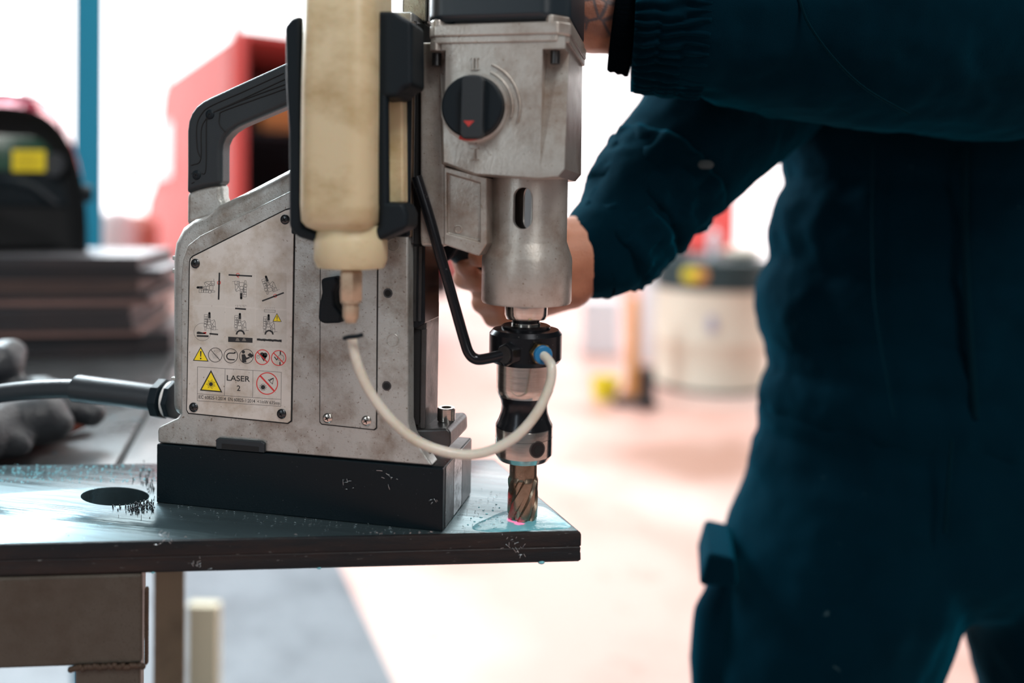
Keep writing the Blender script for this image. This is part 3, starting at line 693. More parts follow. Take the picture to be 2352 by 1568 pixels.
# spindle housing (turned casting with slot)
AX, AY = 45.6, 36.0
def zc(py, y=12): return hy(1205, py, y).z
k0 = .2895
prof = [(91*k0, zc(404)), (91*k0, zc(556)), (93*k0, zc(562)), (103*k0, zc(592)), (104.5*k0, zc(600)), (104.5*k0, zc(698)), (102*k0, zc(704)), (60*k0, zc(705))]
slotc = MB(); p = hy(1199, 478, 8); sx = 23*.272; sh = 49*.272
so = [(p.x+sx*math.cos(t), p.z+(sh-sx)+sx*math.sin(t)) for t in [PI*i/10 for i in range(11)]]+[(p.x+sx*math.cos(t), p.z-(sh-sx)+sx*math.sin(t)) for t in [PI+PI*i/10 for i in range(11)]]
slotc.prism(so, -10, AY)
bore = MB().lathe([(20, zc(540)), (20, zc(415))], (AX, AY, 0), 40)
sh_ = obj('spindle_housing', MB().lathe(prof, (AX, AY, 0), 72), M['alu2'], drill, cut=[bore, slotc], angle=.5)
pl_ = [(p.x+(a_-p.x)*1.16, b_+(b_-p.z)*.05) for a_, b_ in so]
obj('inner_shaft', MB().lathe([(13, zc(541)), (13, zc(414))], (AX+1.5, AY, 0), 48), M['chrome'], drill)
0 and obj('bore_lining', MB().lathe([(19.8, zc(541)), (19.8, zc(414))], (AX, AY+.0, 0), 48, cap=False), M['gap'], sh_)

# arbor: neck, collar with fittings, steel barrel, waisted black body, holder, cutter
def turn(name, prof, mat, n=64, par=drill, yy=14, **k):
    return obj(name, MB().lathe([(r*.29, zc(y_, yy)) for r, y_ in prof], (AX, AY, 0), n), mat, par, angle=.5, **k)
turn('spindle_nose', [(50, 700), (50, 728), (46, 738), (30, 740)], M['steel'], yy=22)
turn('spindle_neck', [(32, 734), (32, 762)], M['oxide'], yy=26)
turn('spindle_neck_ring', [(34, 745), (34, 751)], M['steel'], yy=26)
turn('seal_ring', [(52, 752), (57, 755), (57, 768), (50, 771)], M['oxide'], yy=22)
turn('coolant_collar', [(60, 765), (76, 768), (84, 778), (84, 836), (78, 845), (60, 846)], M['oxide'], yy=13, n=72)
turn('arbor_barrel', [(64, 843), (66, 846), (66, 900), (66, 912), (62, 922)], M['steel'], yy=17)
turn('arbor_waist', [(62, 920), (56, 932), (53, 946), (54, 962), (60, 980), (66, 992), (66, 998)], M['oxide'], yy=17)
turn('cutter_holder', [(66, 996), (66.5, 998), (66.5, 1060), (58, 1073), (34, 1075)], M['steel'], yy=17)
turn('holder_groove', [(66.7, 1018), (66.7, 1019)], M['dsteel'], yy=17)
q = Vector((AX, AY, zc(1033, 18))); dv = Vector((.62, -.785, 0))
obj('set_screw', MB().cyl(q+dv*18.0, q+dv*19.5, 5.6, 5.6, 28), M['dsteel'], drill)
obj('set_screw_face', MB().cyl(q+dv*18.0, q+dv*19.7, 4.7, 4.7, 28), M['oxide'], drill)
obj('set_screw_socket', MB().cyl(q+dv*19.3, q+dv*19.85, 2.9, 2.9, 6), M['gap'], drill)
# annular cutter with helical flutes
mb = MB(); zt_, zb_ = zc(1072, 26), .4; nz_ = 46; nt_ = 96; rings = []
for i in range(nz_+1):
    t = i/nz_; z = zt_+(zb_-zt_)*t; ringv = []
    for k in range(nt_):
        a = 2*PI*k/nt_-2.1*t
        r = 9.25
        if t > .24:
            ph = (k*6/nt_+.1) % 1.0
            r = 10.2-(1.9 if ph < .36 else (1.9*(1-(ph-.36)/.1) if ph < .46 else 0))
            if t < .3: r = 9.25+(r-9.25)*(t-.24)/.06
            if t > .97: r -= .8*((k*6/nt_) % 1)
        ringv.append((AX+r*math.cos(a), AY+r*math.sin(a), z))
    rings.append(ringv)
mb.loft(rings); obj('annular_cutter', mb, M['tool'], drill, angle=.7)

# lock rod screwed into the collar
rod = [hy(957, 405, 0), hy(985, 495, 2), hy(1015, 600, 5), hy(1045, 705, 8), hy(1066, 779, 9), hy(1078, 812, 9), hy(1096, 825, 10), hy(1125, 822, 11), hy(1160, 813, 12)]
obj('lock_rod', MB().tube(rod, 3.55, 20, 8), M['oxide'], drill)
qn = hy(1163, 814, 10); dn = Vector((.55, .83, 0)).normalized()
obj('lock_rod_nut', MB().cyl(qn-dn*1, qn+dn*7, 7.6, 7.6, 6), M['oxide'], drill, bevel=.6)
obj('lock_rod_nut_ring', MB().cyl(qn-dn*2.2, qn-dn*.8, 5.6, 5.6, 24), M['dsteel'], drill)
# brass elbow, blue collet and coolant hose
qf = hy(1240, 811, 12); df = Vector((.45, -.89, .02)).normalized()
obj('brass_nut', MB().cyl(qf-df*2, qf+df*5, 6.8, 6.8, 6), M['brass'], drill, bevel=.5)
obj('blue_collet', MB().cyl(qf+df*5, qf+df*8.5, 6.2, 5.8, 28), M['blue'], drill, bevel=.8)
hs = qf+df*7
hose = [hy(808, 772, -42), hy(813, 805, -42), hy(826, 850, -42), hy(853, 905, -40), hy(895, 960, -38), hy(950, 1008, -35), hy(1010, 1034, -31), hy(1075, 1044, -27), hy(1135, 1031, -22), hy(1190, 998, -18), hy(1235, 945, -12), hy(1262, 885, -7), hy(1267, 845, -4), hs+df*5+Vector((1.5, 0, -2)), hs]
obj('coolant_hose', MB().tube(hose, 3.0, 18, 7), M['hose'], drill)

# coolant bottle and its black clip holder
def rrect(x0, x1, y0, y1, r, n=6):
    pts = []
    for cx, cy, a0 in ((x1-r, y1-r, 0), (x0+r, y1-r, PI/2), (x0+r, y0+r, PI), (x1-r, y0+r, 1.5*PI)):
        for i in range(n+1): t = a0+PI/2*i/n; pts.append((cx+r*math.cos(t), cy+r*math.sin(t)))
    return pts
B0, B1 = -62.0, -12.0
xl = hy(673, 300, B0).x; xr = hy(843, 300, B0).x
bx1 = hy(922, 300, B1-10).x
def bz(py): return hy(780, py, B0).z
def brow(z, ins, x1=None): return [(x, y, z) for x, y in rrect(xl+ins, (x1 or xr)-ins*.8, B0+ins, B1-ins, max(13-ins*.4, 3))]
rows = [(bz(-190), 10), (bz(-150), 1), (bz(200), 0), (bz(470), 0), (bz(510), .6), (bz(524), 3), (bz(533), 7.5)]
mb = MB().loft([brow(z, i) for z, i in rows])
bot = obj('coolant_bottle', mb, M['bottle'], drill, angle=1)
def circ(cx, cy, r, z, n=28): return [(cx+r*math.cos(2*PI*i/n), cy+r*math.sin(2*PI*i/n), z) for i in range(n)]
cxn = (hy(728, 600, -52).x+hy(884, 600, -30).x)/2; cyn = -37
nx = hy(806, 600, cyn).x
rn = (hy(884, 600, cyn).x-hy(728, 600, cyn).x)/2
obj('bottle_cap', MB().lathe([(rn*.86, zc(528, -50)), (rn*.93, zc(545, -50)), (rn*.97, zc(560, -50)), (rn, zc(565, -50)), (rn, zc(612, -50)), (rn*.92, zc(632, -50)), (rn*.5, zc(636, -50))], (nx, cyn, 0), 48), M['bottle'], bot, angle=1)
nx2 = hy(806, 700, -44).x
def fit(prof, mat, nm, n=24, bv=0): return obj(nm, MB().lathe([(r*.243, zc(y_, -44)) for r, y_ in prof], (nx2, -44, 0), n), mat, bot, angle=.5, bevel=bv)
fit([(26, 634), (29, 640), (29, 704), (27, 708)], M['fitting'], 'hex_fitting', 6, .5)
fit([(25, 706), (25, 712), (19, 716), (20, 726), (20, 746), (16, 754), (14, 760)], M['fitting'], 'fitting_tip')
obj('hose_clip', MB().tube([hy(790, 777, -47), hy(800, 774, -48), hy(820, 772, -48), hy(834, 768, -47)], 1.3, 10, 4), M['plastic'], bot)
# holder: left bar, right bar, lower arms, back plate
hold = obj('bottle_holder', MB().px([(668, 40), (690, 34), (692, 250), (694, 470), (696, 520), (735, 538), (733, 560), (680, 545), (661, 520), (660, 300), (654, 200), (651, 60)], -48, -16), M['plastic'], drill, bevel=3, seg=3)
obj('holder_clamp', MB().px([(858, 24), (905, 24), (925, 38), (945, 48), (946, 196), (925, 204), (912, 222), (864, 226)], -44, -18), M['plastic'], drill, bevel=3, seg=3)
obj('holder_clamp', MB().px([(868, 462), (925, 466), (935, 490), (934, 524), (852, 560), (848, 538), (866, 520)], -44, -22), M['plastic'], drill, bevel=3, seg=3)
obj('holder_bar', MB().px([(860, 200), (888, 200), (890, 480), (866, 480)], -44, -37), M['plastic'], drill, bevel=3, seg=3)
obj('holder_back', pbox(672, 938, 60, 545, -15, -10), M['plastic'], drill, bevel=1.5)
obj('bottle_flank', MB().px([(870, 216), (924, 212), (926, 466), (876, 470)], -24, -14, -24), M['bottle'], drill, bevel=1.5)
obj('holder_bracket', pbox(760, 900, 120, 220, -10, 4, -5), M['plastic'], drill, bevel=1)

# feed lever behind the spindle that the hand grips
lv = obj('feed_lever', MB().tube([D(1030, 560, 622), D(1085, 600, 628), D(1160, 640, 636), D(1240, 680, 646)], [9, 9, 8, 8], 20, 5), M['plastic'], drill)
obj('feed_hub', MB().cyl(hy(985, 545, 66), hy(1010, 550, 112), 22, 18, 32), M['plastic'], drill, bevel=2)

# laser pointer lamp fixed under the carriage: thin red beam to the cutting point
def laser(loc, tgt, e, ang):
    sp = bpy.data.lights.new('laser_pointer', 'SPOT'); sp.energy = e; sp.color = (1, .0, .06); sp.spot_size = ang; sp.spot_blend = .6; sp.shadow_soft_size = .0004
    so_ = bpy.data.objects.new('laser_pointer', sp); COL.objects.link(so_); so_.location = Vector(loc)*S
    so_.rotation_euler = (Vector(tgt)-Vector(loc)).to_track_quat('-Z', 'Y').to_euler()
lt = hz(1192, 1201, .8)
laser((8, 8, 72), lt, 1.6, math.radians(5))
laser((8, 20, 70), (AX-8, AY-7, 10), 1.5, math.radians(9))

# ------------------------------------------------------------------ coolant film, drops and chips
random.seed(11)
def blobpoly(pix, z0, z1):
    for _ in range(2): pix = [(p[0]*w_+q[0]*(1-w_), p[1]*w_+q[1]*(1-w_)) for p, q in zip(pix, pix[1:]+pix[:1]) for w_ in (.75, .25)]
    mb = MB(); lo = [hz(a, b, z0) for a, b in pix]; c = sum(lo, Vector())/len(lo)
    hi = [Vector((p.x*.94+c.x*.06, p.y*.94+c.y*.06, z1)) for p in lo]; mb.loft([lo, hi]); return mb
pud = blobpoly([(1080, 1216), (1092, 1202), (1120, 1190), (1140, 1180), (1165, 1172), (1200, 1165), (1245, 1160), (1272, 1176), (1300, 1198), (1318, 1213), (1250, 1217), (1180, 1220), (1120, 1222)], 0.02, .55)
for a, b, r in ((1105, 1188, 2), (1118, 1180, 1.6), (1090, 1198, 1.3), (1132, 1172, 1.2), (1098, 1212, 1.4), (1075, 1205, 1.2), (1147, 1166, 1), (1110, 1172, 1), (1082, 1190, .9), (1100, 1165, 1), (1140, 1158, 1.2)):
    p = hz(a, b, 0); pud.ball((p.x, p.y, 0.1), (r*.6, r*.5, .4), 12, 6)
tag(obj('coolant_puddle', pud, M['coolant']), 'pale blue cutting fluid pooled around the drill bit on the bar corner', 'liquid', kind='stuff')
dr = MB()
for a, b, r in ((1243, 1292, 1.5), (746, 1306, 1.0), (385, 1316, .9)):
    p = hy(a, b, FR.y+(FR.x-hy(a, b, 0).x)*-.3); q = FR+e1*(-(FR.x-hz(a, 1290, -T).x)/e1.x)
    dr.ball((q.x, q.y+1.5, -T), (r*1.6, r, r), 12, 8)
for k in range(260):
    a = random.uniform(0, 356); b_ = random.choice((random.uniform(1067, 1090), random.uniform(1067, 1090), random.uniform(1096, 1110)-a*.01))
    p = hz(a, b_, 0); rr = random.uniform(.25, .9); dr.ball((p.x, p.y, .05), (rr, rr*.8, rr*.5), 8, 5)
tag(obj('coolant_drops', dr, M['coolant']), 'cutting fluid drops beaded on the back and under edge of the bar', 'liquid', kind='stuff')
ch = MB(); 
def curl(p, r, l, mb):
    a0 = random.uniform(0, 6.28); tilt = random.uniform(0, .8); n = 6; pts = []
    for i in range(n):
        t = a0+l*i/n; pts.append(p+Vector((r*math.cos(t), r*math.sin(t)*math.cos(tilt), abs(r*math.sin(t)*math.sin(tilt))+.12*i)))
    wv = Vector((0, 0, random.uniform(.15, .5)))
    n0 = len(mb.v); mb.add([q for p_ in pts for q in (p_, p_+wv)], [[2*i, 2*i+2, 2*i+3, 2*i+1] for i in range(n-1)])
for i in range(230):
    t = random.random()
    if t < .45: a, b = random.uniform(380, 1020), 0; b = 1158+(a-380)*.105+abs(random.gauss(4, 10))
    elif t < .7: a, b = random.uniform(1040, 1160), random.uniform(1120, 1215)
    elif t < .85: a, b = random.uniform(0, 360), random.uniform(1068, 1095)
    else: a, b = random.uniform(60, 1300), random.uniform(1222, 1246)-0
    p = hz(a, min(b, 1246-a*.022), .05)
    curl(p, random.uniform(.3, 1.1), random.uniform(1, 4), ch)
tag(obj('metal_shavings', ch, M['chip'], smooth=False), 'bright curled metal shavings scattered along the foot of the drill', 'shavings', kind='stuff')
dc = MB()
for i in range(300):
    if i < 220: a, b = random.gauss(318, 22), 1166+random.gauss(0, 9)-abs(random.gauss(0, 3))
    else: a, b = random.gauss(338, 14), random.gauss(1110, 18)
    if (a-264)**2/82**2+(b-1139)**2/24**2 < 1 or a > 355: continue
    p = hz(a, b, 0); r = random.uniform(.25, .8)
    dc.obox((p.x, p.y, .05), (r, r*random.uniform(-.6, .6), 0), (-r*.3, r*.8, 0), (random.uniform(-.4, .4), 0, random.uniform(.3, 2.4)))
tag(obj('dark_chips', dc, M['dchip'], smooth=False), 'dark metal chips heaped beside the drilled hole', 'shavings', kind='stuff')
# shavings clinging to the bar edge and the magnet
cl = MB()
for cx, cy, n in ((380, 1240, 10), (455, 1295, 10), (1170, 1245, 12), (1195, 1262, 10), (895, 1098, 8), (800, 1115, 6), (1000, 1150, 4)):
    for k in range(n):
        a, b = cx+random.gauss(0, 9), cy+random.gauss(0, 8)
        if cy < 1200: p = hy(a, b, -.4)
        else:
            q = hz(a, 1245, 0); yy = FR.y+(q.x-FR.x)*e1.y/e1.x; p = hy(a, b, yy-.5)
        t = random.uniform(0, 6.28); l = random.uniform(1, 4)
        cl.tube([p, p+Vector((l*.5*math.cos(t), -.5, l*.5*math.sin(t)+.3)), p+Vector((l*math.cos(t), -.2, l*math.sin(t)))], .16, 5, 2)
tag(obj('clinging_swarf', cl, M['chip']), 'fine silvery swarf clinging to the bar edge and magnet side', 'shavings', kind='stuff')

# ------------------------------------------------------------------ blobs: continuous bodies from tapered chains
def chain(mb, pts, n=14):
    for i, (p, r) in enumerate(pts):
        mb.ball(p, r, n, 8)
        if i: 
            q, r0 = pts[i-1]
            mb.cyl(q, p, r0*.985 if not hasattr(r0, '__len__') else min(r0), r*.985 if not hasattr(r, '__len__') else min(r), n)
def body_blob(name, mb, mats, parent, voxel, smooth_it=6, disp=None, tag_=None):
    o = obj(name, mb, mats, parent)
    rm = o.modifiers.new('remesh', 'REMESH'); rm.mode = 'VOXEL'; rm.voxel_size = voxel*S; rm.use_smooth_shade = True
    sm = o.modifiers.new('smooth', 'SMOOTH'); sm.iterations = smooth_it; sm.factor = .6
    if disp:
        for k, (sc, st) in enumerate(disp):
            tx = bpy.data.textures.new(name+str(k), 'CLOUDS'); tx.noise_scale = sc; tx.noise_depth = 2
            dm = o.modifiers.new('fold', 'DISPLACE'); dm.texture = tx; dm.strength = st*S; dm.mid_level = .5; dm.texture_coords = 'LOCAL'
    return o
V = Vector
per = thing('person', 'person in dark teal work jacket and trousers, one hand behind the drill spindle', 'person', tuple(D(2150, 1500, 820).xy.to_3d()+V((0, 0, FZ))))
DT = 840.0
sh_r = D(1835, -110, 850); el_r = D(1640, 275, 735); wr_r = D(1345, 590, 652)
sh_l = D(2520, -110, 850); el_l = D(2330, 95, 672); wr_l = D(1370, 34, 622)
neck = D(2170, -260, DT); head = D(2120, -440, DT-40)
hipc = D(2175, 1180, DT); 
hl = D(1930, 1290, DT-10); hr_ = D(2450, 1290, DT-10)
def foot(px): 
    q = D(px, 1568, DT); return V((q.x, q.y, FZ))
knl = D(1880, 1900, DT-20); knr = D(2515, 1900, DT-20)
def flo(p, dx=0): return V((p.x+dx, p.y+20, FZ+70))
b = MB()
chain(b, [(sh_r, 52), (el_r, 40), (D(1470, 440, 685), 37), (wr_r, 28)]); chain(b, [(sh_l, 52), (el_l, 42), (D(1800, 60, 634), 37), (wr_l, 30)])
chain(b, [(sh_r, 60), (D(2170, -90, DT), 85), (sh_l, 60)]); chain(b, [(D(2170, -60, DT), 105), (D(2170, 500, DT), 100), (D(2175, 1090, DT), 92)])
chain(b, [(D(2170, -100, DT), 62), (neck, 55), (D(2150, -330, DT-20), 54)])
chain(b, [(hl, 84), (knl, 58), (flo(knl), 40)]); chain(b, [(hr_, 84), (knr, 58), (flo(knr), 40)])
# head with face
fx = RM @ V((1, 0, 0)); fy = RM @ V((0, 1, 0)); up = V((0, 0, 1))
b.ball(head+up*12, (76, 92, 96), 20, 14); b.ball(head-up*40-fy*22, (56, 60, 62), 16, 10)
chain(b, [(head-fy*88+up*18, 9), (head-fy*104-up*12, 12), (head-fy*88-up*18, 13)])
for s_ in (-1, 1):
    b.ball(head+fx*78*s_-up*4, (9, 18, 30)); b.ball(head+fx*30*s_-fy*74+up*14, (15, 10, 9)); b.ball(head+fx*30*s_-fy*78+up*34, (20, 9, 6))
b.ball(head-fy*80-up*50, (24, 10, 6)); b.ball(head-fy*76-up*62, (20, 10, 7))
# right hand around the lever: palm, four curled fingers, thumb
pc = D(1265, 620, 655)
chain(b, [(wr_r, 30), (D(1300, 600, 652), 32), (D(1255, 640, 652), 30)]); chain(b, [(D(1300, 560, 655), 24), (D(1225, 590, 655), 22)]); chain(b, [(D(1300, 640, 650), 26), (D(1225, 680, 652), 20)])
fing = [[(1240, 560, 655, 12), (1160, 572, 660, 10.5), (1095, 588, 652, 9.5), (1060, 600, 634, 8.5), (1070, 612, 620, 7.5)],
        [(1240, 600, 655, 12), (1160, 615, 665, 11), (1090, 632, 655, 10), (1066, 640, 640, 9.5), (1100, 645, 622, 9)],
        [(1240, 650, 655, 12), (1180, 668, 664, 10.5), (1115, 688, 655, 9.5), (1105, 695, 640, 9), (1140, 695, 626, 8.5)],
        [(1240, 690, 655, 11), (1190, 708, 660, 9.5), (1145, 722, 655, 8.5), (1130, 731, 642, 8), (1160, 732, 632, 7.8)]]
for fg in fing: chain(b, [(D(a, c_, d_), r) for a, c_, d_, r in fg], 12)
chain(b, [(D(1290, 560, 640), 15), (D(1230, 560, 625), 12), (D(1160, 580, 612), 10), (D(1100, 590, 606), 9)], 12)
# left hand resting over the motor cap
chain(b, [(wr_l, 31), (D(1290, 10, 628), 31), (D(1230, -60, 632), 28)])
for k, dy in enumerate((-110, -85, -60, -35)):
    chain(b, [(D(1250, dy+20, 628-k*6), 11), (D(1170, dy-40, 612-k*8), 10), (D(1110, dy-30, 575-k*6), 9), (D(1080, dy, 566-k*5), 8)], 12)
chain(b, [(D(1280, -10, 605), 14), (D(1250, -70, 572), 11), (D(1200, -110, 545), 10)], 12)

# tattooed skin material: ink drawn as lines on the left forearm
ms = M['skin']; nt = ms.node_tree; N = nt.nodes; Lk = nt.links; bs = N['Principled BSDF']
src = bs.inputs['Base Color'].links[0].from_socket
tc = N.new('ShaderNodeTexCoord'); vm = N.new('ShaderNodeVectorMath'); vm.operation = 'DISTANCE'
tl = (D(1392, -6, 596)-ORG[per.name])*S; vm.inputs[1].default_value = tl; Lk.new(tc.outputs['Object'], vm.inputs[0])
mr = N.new('ShaderNodeMapRange'); mr.inputs['From Min'].default_value = .030; mr.inputs['From Max'].default_value = .027; Lk.new(vm.outputs['Value'], mr.inputs['Value'])
vo = N.new('ShaderNodeTexVoronoi'); vo.feature = 'DISTANCE_TO_EDGE'; vo.inputs['Scale'].default_value = 75; Lk.new(tc.outputs['Object'], vo.inputs['Vector'])
m2 = N.new('ShaderNodeMapRange'); m2.inputs['From Min'].default_value = .12; m2.inputs['From Max'].default_value = .03; m2.inputs['To Min'].default_value = .3; Lk.new(vo.outputs['Distance'], m2.inputs['Value'])
mu = N.new('ShaderNodeMath'); mu.operation = 'MULTIPLY'; Lk.new(mr.outputs[0], mu.inputs[0]); Lk.new(m2.outputs[0], mu.inputs[1])
mu2 = N.new('ShaderNodeMath'); mu2.operation = 'MULTIPLY'; mu2.inputs[1].default_value = .85; Lk.new(mu.outputs[0], mu2.inputs[0])
mx = N.new('ShaderNodeMix'); mx.data_type = 'RGBA'; Lk.new(mu2.outputs[0], mx.inputs[0]); Lk.new(src, mx.inputs[6]); mx.inputs[7].default_value = (.03, .045, .06, 1); Lk.new(mx.outputs[2], bs.inputs['Base Color'])
body_blob('body', b, M['skin'], per, 3.2, 4)
hb = MB(); hb.ball(head+up*26+fy*10, (82, 92, 92), 20, 12)
body_blob('hair', hb, M['hair'], per, 5, 2)
for s_ in (-1, 1): obj('eye', MB().ball(head+fx*30*s_-fy*83+up*14, (7, 4, 5), 12, 8), M['white'], per)

# jacket
j = MB()
chain(j, [(sh_r, 80), (D(1730, 190, 775), 74), (el_r, 70), (D(1560, 365, 715), 61), (D(1475, 450, 690), 51), (D(1420, 540, 672), 41), (D(1385, 592, 662), 37)], 20)
chain(j, [(D(1400, 560, 668), 42), (D(1375, 590, 659), 35)], 20)
chain(j, [(sh_l, 84), (D(2440, 40, 730), 84), (el_l, 84), (D(2230, 95, 665), 83), (D(2050, 80, 650), 80), (D(1850, 68, 635), 72), (D(1700, 60, 622), 62), (D(1610, 58, 612), 53)], 22)
def ell(mb, px, py, d, rx, ry, rz): 
    c = D(px, py, d); R_ = Matrix.Rotation(CYAW, 3, 'Z'); n0 = len(mb.v); mb.ball((0, 0, 0), (rx, ry, rz), 24, 14)
    for i in range(n0, len(mb.v)): mb.v[i] = R_ @ mb.v[i]+c
chain(j, [(sh_r, 84), (D(2170, -100, DT), 110), (sh_l, 84)], 20)
tors = [(2190, -60, 190, 128, 150), (2190, 120, 182, 126, 150), (2190, 330, 180, 122, 150), (2195, 540, 196, 124, 130), (2195, 700, 205, 124, 100), (2195, 820, 196, 124, 100), (2195, 920, 208, 124, 90)]
for px_, py_, rx_, ry_, rz_ in tors: ell(j, px_, py_, DT, rx_, ry_, rz_)
ell(j, 1830, 700, DT, 40, 70, 62)
jk = body_blob('jacket', j, M['cloth'], per, 4.5, 5, [(.055, 9), (.02, 3.0)])
# gathered cuff bands made of real pleats
def pleat_band(name, a, bq, r0, r1, n=240, npl=44, amp=2.1, rows=16, mat=M['cloth'], seedv=0, par=jk):
    a, bq = V(a), V(bq); d = (bq-a).normalized(); u = d.orthogonal().normalized(); v = d.cross(u); rings = []
    for i in range(rows+1):
        t = i/rows; c = a+(bq-a)*t; ringv = []
        zone = int(t*3)
        for k in range(n):
            th = 2*PI*k/n; r = r0+(r1-r0)*t+3.2*math.sin(PI*((t*3) % 1))*.4
            r += amp*math.sin(npl*th+2.2*noise.noise(V((math.cos(th)*3, math.sin(th)*3, zone*4+t*2.5+seedv))) * 2)+amp*.6*noise.noise(V((math.cos(th)*6, math.sin(th)*6, t*3+seedv)))
            ringv.append(c+u*(r*math.cos(th))+v*(r*math.sin(th)))
        rings.append(ringv)
    return obj(name, MB().loft(rings), mat, par, angle=3.2)
pleat_band('gathered_cuff', D(1615, 60, 613), D(1454, 58, 619), 53, 49.5)
pleat_band('rib_cuff', D(1462, 52, 619), D(1410, 46, 621), 41, 38.5, n=240, npl=80, amp=.35, rows=6, mat=M['rib'])
pleat_band('rib_cuff', D(1368, 592, 659), D(1348, 604, 656), 33.5, 33, n=160, npl=50, amp=.4, rows=6, mat=M['rib'])
pleat_band('cuff_band', D(1445, 520, 678), D(1388, 592, 662), 45, 40, n=120, npl=7, amp=1.6, rows=8, mat=M['cloth'], seedv=5)
pleat_band('cuff_band', D(1530, 400, 705), D(1450, 500, 684), 57, 49, n=120, npl=5, amp=2.6, rows=10, mat=M['cloth'], seedv=9)
# seams and the front placket
def seam(pts, r=.9, nm='seam'): obj(nm, MB().tube(pts, r, 6, 5), M['cloth2'], jk)
seam([D(1835, -5, 562), D(1860, 60, 558), D(1920, 140, 560), D(1990, 205, 572), D(2090, 262, 592)], 1.0)
seam([D(2005, 330, 708), D(2004, 500, 712), D(2010, 700, 713), D(2040, 880, 716), D(2055, 960, 718)])
obj('placket', MB().tube([D(2215, 340, 716), D(2216, 550, 716), D(2225, 750, 716), D(2240, 960, 720)], 3.2, 8, 5), M['cloth2'], jk)
obj('sleeve_patch', MB().ball(D(1620, 378, 652), (7, 2, 4), 12, 6), pbr('pale grey patch', (.04, .055, .06), .9), jk)
0 and obj('cuff_tab', MB().tube([D(1470, 600, 640), D(1462, 560, 636), D(1474, 528, 640)], [4, 6, 3], 10, 4), M['cloth'], jk)

# trousers
t_ = MB()
for px_, py_, rx_, ry_, rz_ in [(2190, 960, 205, 120, 90), (2190, 1080, 216, 122, 110), (2190, 1200, 215, 118, 90)]: ell(t_, px_, py_, DT, rx_, ry_, rz_)
chain(t_, [(D(2200, 1150, DT), 100), (D(2212, 1240, DT), 80)])
chain(t_, [(D(1965, 1180, DT), 118), (D(1925, 1320, DT-5), 122), (D(1862, 1500, DT-10), 118), (D(1850, 1700, DT-15), 105), (knl, 92), (flo(knl)+V((0, 0, 40)), 74)], 24)
chain(t_, [(D(2440, 1180, DT-12), 118), (D(2478, 1320, DT-25), 120), (D(2520, 1500, DT-30), 118), (D(2530, 1700, DT-30), 105), (knr, 92), (flo(knr)+V((0, 0, 40)), 74)], 24)
tr = body_blob('trousers', t_, M['cloth'], per, 6, 5, [(.07, 9), (.025, 2.5)])
fl_ = MB().px([(1604, 1348), (1626, 1270), (1690, 1285), (1695, 1350)], D(1630, 1320, 760).y, D(1630, 1320, 760).y+90); obj('pocket_flap', fl_, M['cloth'], tr, bevel=5)
obj('cargo_pocket', MB().tube([D(1672, 1335, 815), D(1650, 1410, 810), D(1644, 1520, 808), D(1640, 1640, 806)], [12, 24, 26, 20], 14, 5), M['cloth'], tr)
obj('fly_seam', MB().tube([D(2186, 1010, 712), D(2178, 1110, 714), D(2170, 1225, 718)], 1.3, 6, 5), M['cloth2'], tr)
for kp in (knl, knr):
    q = flo(kp); bt = MB(); chain(bt, [(q-up*25, 44), (q-up*30-fy*90, 40), (q-up*36-fy*170, 32)]); bt.v = [V((v.x, v.y, max(v.z, FZ+1))) for v in bt.v]
    body_blob('boot', bt, M['boot'], per, 5, 3)

# ------------------------------------------------------------------ welding helmet on the stack
hcx = D(15, 400, 1225); hb_z = STZ
hel = thing('welding_helmet', 'glossy red and black welding helmet lying open side out on the plate stack', 'helmet', (hcx.x, hcx.y, hb_z))
hyv = ray(70, 400); hyv.z = 0; hyv.normalize(); hx = V((hyv.y, -hyv.x, 0)); hw, hh, hd = 116.0, (D(15, 213, 1225).z-hb_z), 120.0
def shell(scale, back, nm, mat, y0, par=hel, nn=28, mm=12, th=5):
    mb = MB(); outer = []; inner = []
    for i in range(mm+1):
        t = (PI/2)*i/mm; ro = []; ri = []
        for k in range(nn+1):
            a = PI*k/nn
            ca = math.cos(a); sa = math.sin(a)
            X = (abs(ca)**.72)*(1 if ca > 0 else -1); Z = sa**.8
            f_ = math.cos(t)**.7*((.93+.10*math.sin(t)) if back == 1 else .96); g_ = math.sin(t)
            fz_ = math.cos(t)**.7*((.90+.5*math.sin(t)) if back == 1 else .93)
            o_ = V((hcx.x, hcx.y, hb_z+.5))+hx*(X*hw*scale*f_)+up*(Z*hh*scale*fz_)+hyv*(y0+g_*hd*back)
            f2 = f_*.955; i_ = V((hcx.x, hcx.y, hb_z+.5))+hx*(X*hw*scale*f2)+up*(Z*hh*scale*f2)+hyv*(y0+g_*hd*back*.95)
            ro.append(o_); ri.append(i_)
        outer.append(ro); inner.append(ri)
    mb.mat(0).loft(outer, cap=False, closed=False); mb.mat(1).loft(inner, cap=False, closed=False)
    mb.mat(1); n0 = len(mb.v)
    mb.add(outer[0]+inner[0], [[k, k+1, nn+1+k+1, nn+1+k] for k in range(nn)])
    return obj(nm, mb, mat, par, angle=1)
shell(1, 1, 'shell', [M['helm'], M['plastic']], -12)
shell(.955, .5, 'inner_shell', [M['plastic'], M['gap']], -60)
mb = MB().obox(V((hcx.x, hcx.y, hb_z+6))-hx*95-hyv*20, hx*190, hyv*12, (0, 0, 70)); obj('chin_guard', mb, M['gap'], hel, bevel=6)
mb = MB().obox(V((hcx.x, hcx.y, hb_z+122))-hx*62-hyv*26, hx*120, hyv*6, (0, 0, 55)); obj('filter_lens', mb, M['lens'], hel, bevel=3)
mb = MB().obox(V((hcx.x, hcx.y, hb_z+70))-hx*84-hyv*24, hx*168, hyv*8, (0, 0, 85)); obj('inner_panel', mb, M['plastic'], hel, bevel=5)
